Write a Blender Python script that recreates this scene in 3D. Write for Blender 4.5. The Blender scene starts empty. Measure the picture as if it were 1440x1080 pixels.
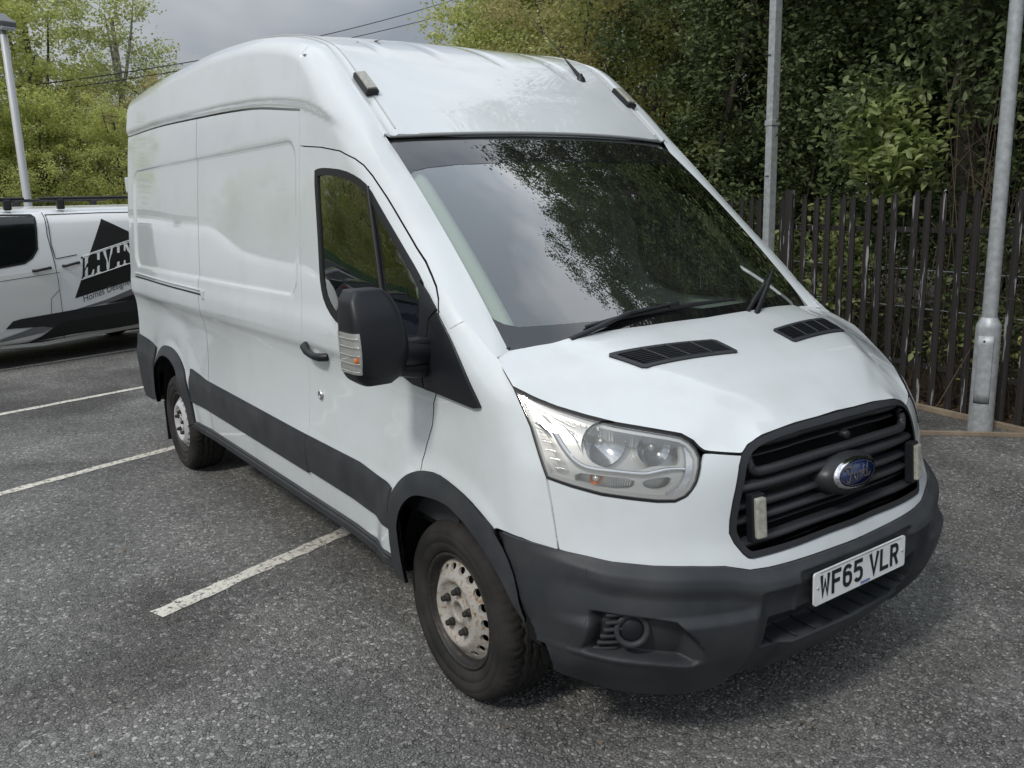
import bpy, bmesh, math, random
import numpy as np
from mathutils import Vector, Matrix
from mathutils.bvhtree import BVHTree

# ---------------------------------------------------------------- camera, world, sun
SC = bpy.context.scene
COL = SC.collection
random.seed(7); RNG = np.random.default_rng(7)
CAM = (6.30886, -2.49444, 1.83880)
YAW, PITCH, ROLL, FPX = 2.52814734, -0.210079725, -0.029984, 1208.77
_f = np.array([math.cos(YAW)*math.cos(PITCH), math.sin(YAW)*math.cos(PITCH), math.sin(PITCH)])
_r = np.array([math.sin(YAW), -math.cos(YAW), 0.0]); _u = np.cross(_r, _f)
CR = _r*math.cos(ROLL)+_u*math.sin(ROLL); CU = np.cross(CR, _f); CF = _f
cd = bpy.data.cameras.new('camera'); cam = bpy.data.objects.new('camera', cd); COL.objects.link(cam)
cam.matrix_world = Matrix(((CR[0], CU[0], -CF[0], CAM[0]), (CR[1], CU[1], -CF[1], CAM[1]), (CR[2], CU[2], -CF[2], CAM[2]), (0, 0, 0, 1)))
cd.sensor_width = 36; cd.lens = FPX/1440*36; cd.clip_end = 2000; cd.clip_start = 0.05
SC.camera = cam
SC.view_settings.view_transform = 'Standard'; SC.view_settings.look = 'None'
SC.view_settings.exposure = 0.13; SC.view_settings.gamma = 1.0
SC.view_settings.use_curve_mapping = False
SC.cycles.max_bounces = 8; SC.cycles.transparent_max_bounces = 12
SC.cycles.sample_clamp_indirect = 6.0

SUN_EL, SUN_AZ = 46.0, 288.0          # azimuth of the sun, degrees counterclockwise from +X
world = bpy.data.worlds.new('World'); SC.world = world; world.use_nodes = True
wn, wl = world.node_tree.nodes, world.node_tree.links
wn.clear()
wo = wn.new('ShaderNodeOutputWorld'); bg = wn.new('ShaderNodeBackground')
sky = wn.new('ShaderNodeTexSky'); sky.sky_type = 'NISHITA'; sky.sun_disc = False
sky.sun_elevation = math.radians(SUN_EL); sky.sun_rotation = math.radians(90-SUN_AZ)
tc = wn.new('ShaderNodeTexCoord')
mp = wn.new('ShaderNodeMapping'); mp.inputs['Scale'].default_value = (1, 1, 2.2)
nz = wn.new('ShaderNodeTexNoise'); nz.inputs['Scale'].default_value = 1.7; nz.inputs['Detail'].default_value = 8; nz.inputs['Roughness'].default_value = 0.5
nz2 = wn.new('ShaderNodeTexNoise'); nz2.inputs['Scale'].default_value = 2.4; nz2.inputs['Detail'].default_value = 4
cover = wn.new('ShaderNodeValToRGB'); cover.color_ramp.elements[0].position = .28; cover.color_ramp.elements[1].position = .40
tone = wn.new('ShaderNodeValToRGB')
tone.color_ramp.elements[0].position = .42; tone.color_ramp.elements[0].color = (4.3, 4.85, 5.6, 1)
tone.color_ramp.elements[1].position = .58; tone.color_ramp.elements[1].color = (7.2, 7.55, 8.0, 1)
mx = wn.new('ShaderNodeMixRGB')
wl.new(tc.outputs['Generated'], mp.inputs['Vector']); wl.new(mp.outputs[0], nz.inputs['Vector']); wl.new(mp.outputs[0], nz2.inputs['Vector'])
wl.new(nz.outputs['Fac'], cover.inputs[0]); wl.new(nz2.outputs['Fac'], tone.inputs[0])
wl.new(cover.outputs[0], mx.inputs[0]); wl.new(sky.outputs[0], mx.inputs[1]); wl.new(tone.outputs[0], mx.inputs[2])
# an overcast sky brightens towards the zenith
sx = wn.new('ShaderNodeSeparateXYZ'); wl.new(tc.outputs['Generated'], sx.inputs[0])
zr = wn.new('ShaderNodeMapRange'); zr.inputs['From Min'].default_value = .05; zr.inputs['From Max'].default_value = .9; zr.inputs['To Min'].default_value = .53; zr.inputs['To Max'].default_value = 1.9
wl.new(sx.outputs['Z'], zr.inputs['Value']); mz = wn.new('ShaderNodeVectorMath'); mz.operation = 'SCALE'; wl.new(mx.outputs[0], mz.inputs[0]); wl.new(zr.outputs[0], mz.inputs['Scale'])
wl.new(mz.outputs[0], bg.inputs['Color']); bg.inputs['Strength'].default_value = 0.085
wl.new(bg.outputs[0], wo.inputs['Surface'])
sd = bpy.data.lights.new('sun', 'SUN'); sun = bpy.data.objects.new('sun', sd); COL.objects.link(sun)
sd.energy = 1.5; sd.angle = math.radians(9); sd.color = (1.0, .955, .89)
_sv = Vector((math.cos(math.radians(SUN_EL))*math.cos(math.radians(SUN_AZ)), math.cos(math.radians(SUN_EL))*math.sin(math.radians(SUN_AZ)), math.sin(math.radians(SUN_EL))))
sun.rotation_euler = _sv.to_track_quat('Z', 'Y').to_euler(); sun.location = (0, -10, 20)

# ---------------------------------------------------------------- helpers
def tag(o, label=None, cat=None, group=None, kind=None):
    if label: o['label'] = label
    if cat: o['category'] = cat
    if group: o['group'] = group
    if kind: o['kind'] = kind
    return o

def empty(name, loc=(0, 0, 0), rz=0.0, label=None, cat=None, group=None):
    o = bpy.data.objects.new(name, None); COL.objects.link(o); o.location = loc; o.rotation_euler = (0, 0, rz)
    o.empty_display_size = .1
    return tag(o, label, cat, group)

def link_mesh(name, me, m, parent=None):
    o = bpy.data.objects.new(name, me); COL.objects.link(o)
    if m is not None and not me.materials: me.materials.append(m)
    if parent is not None: o.parent = parent
    return o

def copy_tree(o, parent=None):
    c = o.copy(); COL.objects.link(c); c.parent = parent
    for ch in list(o.children): copy_tree(ch, c)
    return c

class MB:
    """collects simple shapes into one mesh"""
    def __init__(s): s.v = []; s.f = []; s.sm = []
    def add(s, v, f, smooth=False):
        b = len(s.v); s.v += [tuple(map(float, p)) for p in v]; s.f += [tuple(int(i)+b for i in q) for q in f]; s.sm += [smooth]*len(f); return s
    def box(s, c, d, R=None, ch=0.0):
        c = np.array(c, float); h = np.array(d, float)/2
        if ch <= 0:
            P = np.array([[x, y, z] for x in (-1, 1) for y in (-1, 1) for z in (-1, 1)])*h
            F = [(0, 1, 3, 2), (4, 6, 7, 5), (0, 4, 5, 1), (2, 3, 7, 6), (0, 2, 6, 4), (1, 5, 7, 3)]
        else:
            bm = bmesh.new(); bmesh.ops.create_cube(bm, size=1)
            for v in bm.verts: v.co = Vector((v.co.x*2*h[0], v.co.y*2*h[1], v.co.z*2*h[2]))
            bmesh.ops.bevel(bm, geom=bm.edges[:], offset=ch, segments=2, profile=.6, affect='EDGES')
            bm.verts.ensure_lookup_table(); P = np.array([v.co[:] for v in bm.verts]); F = [[v.index for v in f.verts] for f in bm.faces]; bm.free()
        if R is not None: P = P @ np.array(R).T
        return s.add(P+c, F)
    def tube(s, pts, r, n=8, cap=True, flat=1.0, up=None):
        pts = np.array(pts, float); m = len(pts)
        rr = np.broadcast_to(np.array(r, float), (m,))
        T = np.gradient(pts, axis=0); T /= np.linalg.norm(T, axis=1)[:, None]+1e-12
        a = np.array(up if up is not None else ([0, 0, 1] if abs(T[0][2]) < .9 else [1, 0, 0]), float)
        V = []
        for i in range(m):
            n1 = a-T[i]*(a@T[i]); n1 /= np.linalg.norm(n1)+1e-12; a = n1 if up is None else a
            n2 = np.cross(T[i], n1)
            for k in range(n):
                t = 2*math.pi*k/n; V.append(pts[i]+rr[i]*(n1*math.cos(t)*flat+n2*math.sin(t)))
        F = [(i*n+k, i*n+(k+1) % n, (i+1)*n+(k+1) % n, (i+1)*n+k) for i in range(m-1) for k in range(n)]
        s.add(V, F, True)
        if cap: s.add(V[:n], [tuple(range(n))[::-1]]); s.add(V[-n:], [tuple(range(n))])
        return s
    def lathe(s, prof, c=(0, 0, 0), ax='z', n=32, smooth=True):
        """prof = [(radius, height)] turned about an axis"""
        V = []; m = len(prof)
        for r_, h in prof:
            for k in range(n):
                t = 2*math.pi*k/n; a, b = r_*math.cos(t), r_*math.sin(t)
                V.append((a, b, h) if ax == 'z' else ((a, h, b) if ax == 'y' else (h, a, b)))
        F = [(i*n+k, i*n+(k+1) % n, (i+1)*n+(k+1) % n, (i+1)*n+k) for i in range(m-1) for k in range(n)]
        if ax == 'y': F = [f[::-1] for f in F]
        return s.add(np.array(V)+np.array(c, float), F, smooth)
    def disc(s, c, r, ax='z', n=24, flip=False):
        V = []
        for k in range(n):
            t = 2*math.pi*k/n; a, b = r*math.cos(t), r*math.sin(t)
            V.append((a, b, 0) if ax == 'z' else ((a, 0, b) if ax == 'y' else (0, a, b)))
        f = tuple(range(n)); return s.add(np.array(V)+np.array(c, float), [f[::-1] if flip else f])
    def prism(s, poly, h0, h1, ax='z'):
        """poly in the plane across the axis, pushed from h0 to h1"""
        n = len(poly); V = []
        for h in (h0, h1):
            for a, b in poly: V.append((a, b, h) if ax == 'z' else ((a, h, b) if ax == 'y' else (h, a, b)))
        F = [tuple(range(n))[::-1], tuple(range(n, 2*n))]+[(k, (k+1) % n, n+(k+1) % n, n+k) for k in range(n)]
        return s.add(V, F)
    def build(s, name, m, parent=None, weld=False, fix=True):
        me = bpy.data.meshes.new(name); me.from_pydata(s.v, [], s.f)
        me.polygons.foreach_set('use_smooth', s.sm); me.update()
        if fix or weld:
            bm = bmesh.new(); bm.from_mesh(me)
            if weld: bmesh.ops.remove_doubles(bm, verts=bm.verts, dist=1e-5)
            if fix: bmesh.ops.recalc_face_normals(bm, faces=bm.faces)
            bm.to_mesh(me); bm.free()
        return link_mesh(name, me, m, parent)

def mirror_copy(o, parent=None):
    """the same piece for the other side of the vehicle (y -> -y)"""
    me = o.data.copy(); n = len(me.vertices); co = np.empty(n*3, np.float32); me.vertices.foreach_get('co', co)
    co = co.reshape(-1, 3); co[:, 1] *= -1; me.vertices.foreach_set('co', co.ravel())
    nor = None
    if me.has_custom_normals:
        L = len(me.loops); nn = np.empty(L*3, np.float32); me.corner_normals.foreach_get('vector', nn); nn = nn.reshape(-1, 3)
        vi = np.empty(L, np.int32); me.loops.foreach_get('vertex_index', vi)
        nor = np.zeros((n, 3), np.float32)
        src = o.data; nn2 = np.empty(L*3, np.float32); src.corner_normals.foreach_get('vector', nn2); nn2 = nn2.reshape(-1, 3)
        nor[vi] = nn2; nor[:, 1] *= -1
    me.flip_normals()
    if nor is not None: me.normals_split_custom_set_from_vertices([tuple(map(float, v)) for v in nor])
    me.update()
    q = bpy.data.objects.new(o.name.split('.')[0], me); COL.objects.link(q); q.parent = parent if parent is not None else o.parent
    for k in ('label', 'kind'):
        if k in o.keys(): q[k] = o[k]
    for ch in list(o.children): mirror_copy(ch, q)
    return q

def interp(x, xp, fp):
    """smooth, overshoot-free interpolation (pchip) of rows fp at xp"""
    xp = np.array(xp, float); fp = np.array(fp, float); x = np.atleast_1d(np.array(x, float))
    sh = fp.shape[1:]; F = fp.reshape(len(xp), -1); h = np.diff(xp); dl = np.diff(F, axis=0)/h[:, None]
    D = np.zeros_like(F)
    if len(xp) > 2:
        a, b = dl[:-1], dl[1:]; w1 = (2*h[1:]+h[:-1])[:, None]; w2 = (h[1:]+2*h[:-1])[:, None]
        ok = a*b > 0; aa = np.where(ok, a, 1); bb = np.where(ok, b, 1)
        D[1:-1] = np.where(ok, (w1+w2)/(w1/aa+w2/bb), 0)
    D[0] = dl[0]; D[-1] = dl[-1]
    x = np.clip(x, xp[0], xp[-1]); i = np.clip(np.searchsorted(xp, x)-1, 0, len(xp)-2); t = ((x-xp[i])/h[i])[:, None]; H = h[i][:, None]
    r = (2*t**3-3*t**2+1)*F[i]+(t**3-2*t**2+t)*H*D[i]+(-2*t**3+3*t**2)*F[i+1]+(t**3-t**2)*H*D[i+1]
    return r.reshape((len(x),)+sh)

def smooth(e0, e1, x):
    t = np.clip((np.array(x, float)-e0)/(e1-e0), 0, 1); return t*t*(3-2*t)

def resample(pts, step, closed=True):
    P = np.array(pts, float); Q = np.vstack([P, P[:1]]) if closed else P; out = []
    for a, b in zip(Q[:-1], Q[1:]):
        n = max(1, int(math.ceil(np.linalg.norm(b-a)/step)))
        for k in range(n): out.append(a+(b-a)*k/n)
    if not closed: out.append(Q[-1])
    return np.array(out)

def chaikin(pts, it=2, closed=True):
    P = np.array(pts, float)
    for _ in range(it):
        Q = np.roll(P, -1, 0) if closed else P[1:]
        A = P if closed else P[:-1]
        N = np.empty((2*len(A), P.shape[1])); N[0::2] = A*.75+Q*.25; N[1::2] = A*.25+Q*.75
        if not closed: N = np.vstack([P[:1], N, P[-1:]])
        P = N
    return P

def offset2d(P, d):
    """closed outline moved inward by d (outward when d < 0)"""
    P = np.array(P, float)
    ar = .5*np.sum(P[:, 0]*np.roll(P[:, 1], -1)-np.roll(P[:, 0], -1)*P[:, 1])
    A = np.roll(P, 1, 0); B = np.roll(P, -1, 0)
    e1 = P-A; e2 = B-P; e1 /= np.linalg.norm(e1, axis=1)[:, None]+1e-12; e2 /= np.linalg.norm(e2, axis=1)[:, None]+1e-12
    n1 = np.stack([-e1[:, 1], e1[:, 0]], 1); n2 = np.stack([-e2[:, 1], e2[:, 0]], 1)
    n = n1+n2; l = np.maximum(1+np.sum(n1*n2, 1), .35)[:, None]
    return P+n/l*(d if ar > 0 else -d)

class Sheet:
    """a dense surface that panels are laid on"""
    def __init__(s, V):
        m, n, _ = V.shape; s.V = V.reshape(-1, 3)
        I = np.arange(m*n).reshape(m, n); a, b, c, d = I[:-1, :-1].ravel(), I[1:, :-1].ravel(), I[1:, 1:].ravel(), I[:-1, 1:].ravel()
        s.F = np.vstack([np.stack([a, b, c], 1), np.stack([a, c, d], 1)])
        e1 = s.V[s.F[:, 1]]-s.V[s.F[:, 0]]; e2 = s.V[s.F[:, 2]]-s.V[s.F[:, 0]]; fn = np.cross(e1, e2)
        N = np.zeros_like(s.V)
        for k in range(3):
            for ax in range(3): N[:, ax] += np.bincount(s.F[:, k], fn[:, ax], len(s.V))
        s.N = N/(np.linalg.norm(N, axis=1)[:, None]+1e-15)
        s.bvh = BVHTree.FromPolygons(s.V.tolist(), s.F.tolist())
    def _n(s, loc, i, d):
        f = s.F[i]; A, B, C = s.V[f]; p = np.array(loc); v0 = B-A; v1 = C-A; v2 = p-A
        d00, d01, d11, d20, d21 = v0@v0, v0@v1, v1@v1, v2@v0, v2@v1; q = d00*d11-d01*d01
        if abs(q) < 1e-18: n = s.N[f[0]]
        else:
            b = (d11*d20-d01*d21)/q; c = (d00*d21-d01*d20)/q; n = s.N[f[0]]*(1-b-c)+s.N[f[1]]*b+s.N[f[2]]*c
        if n@d > 0: n = -n
        return n/(np.linalg.norm(n)+1e-12)
    def ray(s, o, d):
        loc, nn, i, dist = s.bvh.ray_cast(Vector(o), Vector(d))
        if loc is None: return None
        return np.array(loc), s._n(loc, i, np.array(d))
    def ray_or_near(s, o, d):
        h = s.ray(o, d)
        if h is not None: return h
        o = np.array(o); d = np.array(d); best = None
        for t in np.linspace(8, 12, 41):
            loc, nn, i, dist = s.bvh.find_nearest(Vector(o+d*t))
            if best is None or dist < best[0]: best = (dist, loc, i)
        return np.array(best[1]), s._n(best[1], best[2], d)

def sight(x, y, sheet):
    """where the line of sight measured in the photograph (1440 x 1080) meets a surface"""
    d = CF+CR*(x-720)/FPX-CU*(y-540)/FPX; d /= np.linalg.norm(d)
    h = sheet.ray(CAM, d)
    if h is None:
        best = None
        for t in np.linspace(1.5, 9, 160):
            loc, nn, i, dist = sheet.bvh.find_nearest(Vector(np.array(CAM)+d*t))
            if best is None or dist < best[0]: best = (dist, np.array(loc))
        return best[1]
    return h[0]
def sights(pts, sheet): return np.array([sight(x, y, sheet) for x, y in pts])
def flat_hit(x, y, ax, val):
    d = CF+CR*(x-720)/FPX-CU*(y-540)/FPX; t = (val-CAM[ax])/d[ax]; return np.array(CAM)+d*t

AXES = {'y': (np.array([0, 1., 0]), np.array([1., 0, 0]), np.array([0, 0, 1.])),      # looking along +y at the right-hand side
        'x': (np.array([-1., 0, 0]), np.array([0, 1., 0]), np.array([0, 0, 1.])),     # looking back at the nose
        'z': (np.array([0, 0, -1.]), np.array([1., 0, 0]), np.array([0, 1., 0])),
        'c': (np.array([-.7071, .7071, 0]), np.array([.7071, .7071, 0]), np.array([0, 0, 1.]))}  # front right corner

def panel(name, outline, ax, sheet, m, parent, holes=(), step=.03, us=(), vs=(), depth=.02, inset=.0025, lift=0.0, mirror=False, rim=True, flat2=False, rim_mat=None):
    d, U, Vv = AXES[ax]
    def to2(P):
        P = np.array(P, float)
        return P if P.shape[1] == 2 else np.stack([P@U, P@Vv], 1)
    out = offset2d(resample(to2(outline), step), inset)
    loops = [out]+[offset2d(resample(to2(h), min(step, .03)), -inset) for h in holes]
    bm = bmesh.new(); E = []
    for lp in loops:
        vv = [bm.verts.new((p[0], p[1], 0)) for p in lp]
        E += [bm.edges.new((vv[i], vv[(i+1) % len(vv)])) for i in range(len(vv))]
    bmesh.ops.triangle_fill(bm, use_beauty=True, use_dissolve=False, edges=E)
    lo, hi = out.min(0), out.max(0)
    cu = set(np.round(np.arange(lo[0]+step/2, hi[0], step), 4))|set(np.round([q for q in us if lo[0] < q < hi[0]], 4))
    cv = set(np.round(np.arange(lo[1]+step/2, hi[1], step), 4))|set(np.round([q for q in vs if lo[1] < q < hi[1]], 4))
    for q in sorted(cu): bmesh.ops.bisect_plane(bm, geom=bm.verts[:]+bm.edges[:]+bm.faces[:], plane_co=(q, 0, 0), plane_no=(1, 0, 0), dist=1e-5)
    for q in sorted(cv): bmesh.ops.bisect_plane(bm, geom=bm.verts[:]+bm.edges[:]+bm.faces[:], plane_co=(0, q, 0), plane_no=(0, 1, 0), dist=1e-5)
    bm.verts.ensure_lookup_table(); bm.verts.index_update()
    P2 = [(v.co.x, v.co.y) for v in bm.verts]
    F = [[v.index for v in f.verts] for f in bm.faces]
    B = [(e.verts[0].index, e.verts[1].index) for e in bm.edges if len(e.link_faces) == 1]
    bm.free()
    L = []; N = []
    for a, b in P2:
        l, n = sheet.ray_or_near(U*a+Vv*b-d*10, d); L.append(l+n*lift); N.append(n)
    L = np.array(L); N = np.array(N)
    # orient
    f0 = F[0]; nn = np.cross(L[f0[1]]-L[f0[0]], L[f0[2]]-L[f0[0]])
    c0 = np.cross(np.array(P2[f0[1]]+(0,))-np.array(P2[f0[0]]+(0,)), np.array(P2[f0[2]]+(0,))-np.array(P2[f0[0]]+(0,)))[2]
    want = np.cross(U, Vv)@(-d)   # +1 when counterclockwise in uv faces outward
    FF = []
    for f in F:
        s_ = 0
        for i in range(len(f)):
            a, b = P2[f[i]], P2[f[(i+1) % len(f)]]; s_ += a[0]*b[1]-b[0]*a[1]
        FF.append(f if s_*want > 0 else f[::-1])
    verts = L.tolist(); nor = N.tolist(); sm = [True]*len(FF)
    if rim:
        ids = {}
        def dup(i):
            if i not in ids:
                ids[i] = len(verts); verts.append(verts[i]); nor.append(nor[i]); verts.append((L[i]-N[i]*depth).tolist()); nor.append(nor[i])
            return ids[i]
        for a, b in B:
            x = dup(a); y = dup(b); FF.append([x, x+1, y+1, y]); sm.append(False)
        # normals of rim verts: sideways
        acc = {}
        for a, b in B:
            t = L[b]-L[a]; q = np.cross(t, N[a]); q /= np.linalg.norm(q)+1e-12
            mid2 = (np.array(P2[a])+np.array(P2[b]))/2
            for k in (a, b): acc.setdefault(k, []).append(q)
    me = bpy.data.meshes.new(name); me.from_pydata(verts, [], FF)
    me.polygons.foreach_set('use_smooth', [True]*len(FF)); me.update()
    if not flat2:
        me.normals_split_custom_set_from_vertices([tuple(map(float, q)) for q in nor])
    if rim_mat is not None:
        me.materials.append(m); me.materials.append(rim_mat)
        me.polygons.foreach_set('material_index', [0 if q else 1 for q in sm])
    o = link_mesh(name, me, m, parent)
    if mirror: return o, mirror_copy(o, parent)
    return o

# ---------------------------------------------------------------- materials
def mat(name, col, rough=.5, metal=0.0, coat=0.0, spec=.5, noise=None, bump=None, emis=None, trans=0.0, ior=1.45, coat_rough=.03):
    """noise = (scale, colour 2, low, high); bump = (scale, strength, distance)"""
    m = bpy.data.materials.new(name); m.use_nodes = True; n, l = m.node_tree.nodes, m.node_tree.links
    b = n['Principled BSDF']; b.inputs['Base Color'].default_value = (*col, 1); b.inputs['Roughness'].default_value = rough
    b.inputs['Metallic'].default_value = metal; b.inputs['Coat Weight'].default_value = coat; b.inputs['Coat Roughness'].default_value = coat_rough
    b.inputs['Specular IOR Level'].default_value = spec; b.inputs['Transmission Weight'].default_value = trans; b.inputs['IOR'].default_value = ior
    g = n.new('ShaderNodeTexCoord')
    if noise:
        t = n.new('ShaderNodeTexNoise'); t.inputs['Scale'].default_value = noise[0]; t.inputs['Detail'].default_value = 6
        r = n.new('ShaderNodeValToRGB'); r.color_ramp.elements[0].position = noise[2]; r.color_ramp.elements[1].position = noise[3]
        r.color_ramp.elements[0].color = (*col, 1); r.color_ramp.elements[1].color = (*noise[1], 1)
        l.new(g.outputs['Object'], t.inputs['Vector']); l.new(t.outputs['Fac'], r.inputs[0]); l.new(r.outputs[0], b.inputs['Base Color'])
    if bump:
        t = n.new('ShaderNodeTexNoise'); t.inputs['Scale'].default_value = bump[0]; t.inputs['Detail'].default_value = 4
        q = n.new('ShaderNodeBump'); q.inputs['Strength'].default_value = bump[1]; q.inputs['Distance'].default_value = bump[2]
        l.new(g.outputs['Object'], t.inputs['Vector']); l.new(t.outputs['Fac'], q.inputs['Height']); l.new(q.outputs[0], b.inputs['Normal'])
    if emis: b.inputs['Emission Color'].default_value = (*emis[0], 1); b.inputs['Emission Strength'].default_value = emis[1]
    return m

def thin_glass(name, tint, refl=1.0, haze=0.0, hcol=(.5, .5, .5)):
    m = bpy.data.materials.new(name); m.use_nodes = True; n, l = m.node_tree.nodes, m.node_tree.links; n.clear()
    o = n.new('ShaderNodeOutputMaterial'); t = n.new('ShaderNodeBsdfTransparent'); t.inputs[0].default_value = (*tint, 1)
    g = n.new('ShaderNodeBsdfGlossy'); g.inputs['Roughness'].default_value = 0.0; g.inputs[0].default_value = (1, 1, 1, 1)
    f = n.new('ShaderNodeFresnel'); f.inputs['IOR'].default_value = 1.5
    k = n.new('ShaderNodeMath'); k.operation = 'MULTIPLY'; k.inputs[1].default_value = 1.8*refl; k.use_clamp = True
    gm = n.new('ShaderNodeNewGeometry'); mi = n.new('ShaderNodeMath'); mi.operation = 'MULTIPLY_ADD'; mi.inputs[1].default_value = .6667-1.5; mi.inputs[2].default_value = 1.5
    l.new(gm.outputs['Backfacing'], mi.inputs[0]); l.new(mi.outputs[0], f.inputs['IOR'])
    a = t
    if haze > 0:
        df = n.new('ShaderNodeBsdfDiffuse'); df.inputs[0].default_value = (*hcol, 1); ms = n.new('ShaderNodeMixShader'); ms.inputs[0].default_value = haze
        l.new(t.outputs[0], ms.inputs[1]); l.new(df.outputs[0], ms.inputs[2]); a = ms
    x = n.new('ShaderNodeMixShader'); l.new(f.outputs[0], k.inputs[0]); l.new(k.outputs[0], x.inputs[0]); l.new(a.outputs[0], x.inputs[1]); l.new(g.outputs[0], x.inputs[2]); l.new(x.outputs[0], o.inputs[0])
    return m

# ---------------------------------------------------------------- materials of the vehicles
def paint(name, col, dirt=(.36, .34, .30), amt=.30):
    m = mat(name, col, rough=.30, coat=1.0, spec=.5); n, l = m.node_tree.nodes, m.node_tree.links; b = n['Principled BSDF']
    g = n.new('ShaderNodeTexCoord')
    t = n.new('ShaderNodeTexNoise'); t.inputs['Scale'].default_value = 2.3; t.inputs['Detail'].default_value = 9; t.inputs['Roughness'].default_value = .65
    r = n.new('ShaderNodeValToRGB'); r.color_ramp.elements[0].position = .48; r.color_ramp.elements[1].position = .85
    r.color_ramp.elements[0].color = (0, 0, 0, 1); r.color_ramp.elements[1].color = (amt, amt, amt, 1)
    sp = n.new('ShaderNodeTexNoise'); sp.inputs['Scale'].default_value = 95; sp.inputs['Detail'].default_value = 2
    r2 = n.new('ShaderNodeValToRGB'); r2.color_ramp.elements[0].position = .74; r2.color_ramp.elements[1].position = .80
    r2.color_ramp.elements[0].color = (0, 0, 0, 1); r2.color_ramp.elements[1].color = (amt*1.2,)*3+(1,)
    x = n.new('ShaderNodeMixRGB'); x.inputs[1].default_value = (*col, 1); x.inputs[2].default_value = (*dirt, 1)
    ad = n.new('ShaderNodeMath'); ad.operation = 'MAXIMUM'
    l.new(g.outputs['Object'], t.inputs['Vector']); l.new(g.outputs['Object'], sp.inputs['Vector']); l.new(t.outputs['Fac'], r.inputs[0]); l.new(sp.outputs['Fac'], r2.inputs[0])
    l.new(r.outputs[0], ad.inputs[0]); l.new(r2.outputs[0], ad.inputs[1]); l.new(ad.outputs[0], x.inputs[0]); l.new(x.outputs[0], b.inputs['Base Color'])
    w = n.new('ShaderNodeTexNoise'); w.inputs['Scale'].default_value = 3.5; w.inputs['Detail'].default_value = 2
    bu = n.new('ShaderNodeBump'); bu.inputs['Strength'].default_value = .018; bu.inputs['Distance'].default_value = .01
    l.new(g.outputs['Object'], w.inputs['Vector']); l.new(w.outputs['Fac'], bu.inputs['Height']); l.new(bu.outputs[0], b.inputs['Coat Normal'])
    return m
WHITE = paint('white_paint', (.69, .73, .74))
GREYP = mat('grey_plastic', (.029, .032, .036), rough=.52, spec=.4, noise=(7, (.050, .052, .055), .35, .75), bump=(900, .25, .0006))
BLACKP = mat('black_plastic', (.012, .013, .016), rough=.42, spec=.45, bump=(1100, .2, .0005))
GRILLP = mat('grille_plastic', (.026, .027, .030), rough=.38, spec=.5, noise=(30, (.05, .048, .042), .62, .8))
RUBBER = mat('rubber_seal', (.011, .011, .012), rough=.5)
DARK = mat('dark_cavity', (.006, .006, .006), rough=.9)
CHROME = mat('chrome', (.78, .78, .79), rough=.08, metal=1)
REFL = mat('reflector_bowl', (.62, .63, .64), rough=.12, metal=1)
SILVERP = mat('silver_bezel', (.56, .56, .545), rough=.30, metal=.55)
GLASS = thin_glass('tinted_glass', (.42, .48, .45), 1.5)
SCREEN = thin_glass('windscreen_glass', (.80, .90, .84), 2.7, haze=.03, hcol=(.45, .47, .45))
LENS = thin_glass('lamp_lens', (.96, .96, .95), 1.1, haze=.07, hcol=(.62, .60, .54))
FRIT = mat('black_frit', (.010, .010, .011), rough=.015, spec=1.0, coat=1.0, coat_rough=0.0)
STROBE = mat('led_lens', (.42, .41, .35), rough=.25, coat=.6, noise=(60, (.30, .30, .26), .4, .6))
AMBER = mat('amber_bulb', (.75, .22, .05), rough=.3)
PLATEW = mat('plate_white', (.78, .79, .79), rough=.35, coat=.4, noise=(14, (.66, .66, .65), .5, .8))
PBLACK = mat('plate_black', (.010, .010, .010), rough=.5)
BADGEB = mat('badge_blue', (.010, .022, .09), rough=.25, coat=1)
BLUEINK = mat('blue_ink', (.05, .09, .35), rough=.5)
TYREM = mat('tyre_rubber', (.021, .020, .019), rough=.8, spec=.3, noise=(7, (.052, .047, .042), .38, .85), bump=(300, .4, .001))
STEELD = mat('dark_steel', (.040, .038, .037), rough=.55, metal=.4, noise=(60, (.11, .075, .05), .55, .75))
def rusty(name, base, lo, hi):
    m = mat(name, base, rough=.5, spec=.4); n, l = m.node_tree.nodes, m.node_tree.links; b = n['Principled BSDF']; g = n.new('ShaderNodeTexCoord')
    t = n.new('ShaderNodeTexNoise'); t.inputs['Scale'].default_value = 55; t.inputs['Detail'].default_value = 8; t.inputs['Roughness'].default_value = .72
    r = n.new('ShaderNodeValToRGB'); e = r.color_ramp.elements; e[0].position = lo; e[0].color = (*base, 1); e[1].position = hi; e[1].color = (.07, .035, .02, 1)
    k = e.new((lo+hi)/2); k.color = (.33, .24, .16, 1)
    l.new(g.outputs['Object'], t.inputs['Vector']); l.new(t.outputs['Fac'], r.inputs[0]); l.new(r.outputs[0], b.inputs['Base Color']); return m
RUSTY = rusty('rusty_white_steel', (.40, .385, .355), .50, .68)
SILVERW = rusty('silver_wheel', (.50, .50, .50), .60, .78)
BEIGE = mat('beige_trim', (.42, .43, .36), rough=.8)
DASH = mat('dashboard_plastic', (.045, .048, .05), rough=.6)
SEATM = mat('seat_fabric', (.05, .052, .058), rough=.95)

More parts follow.
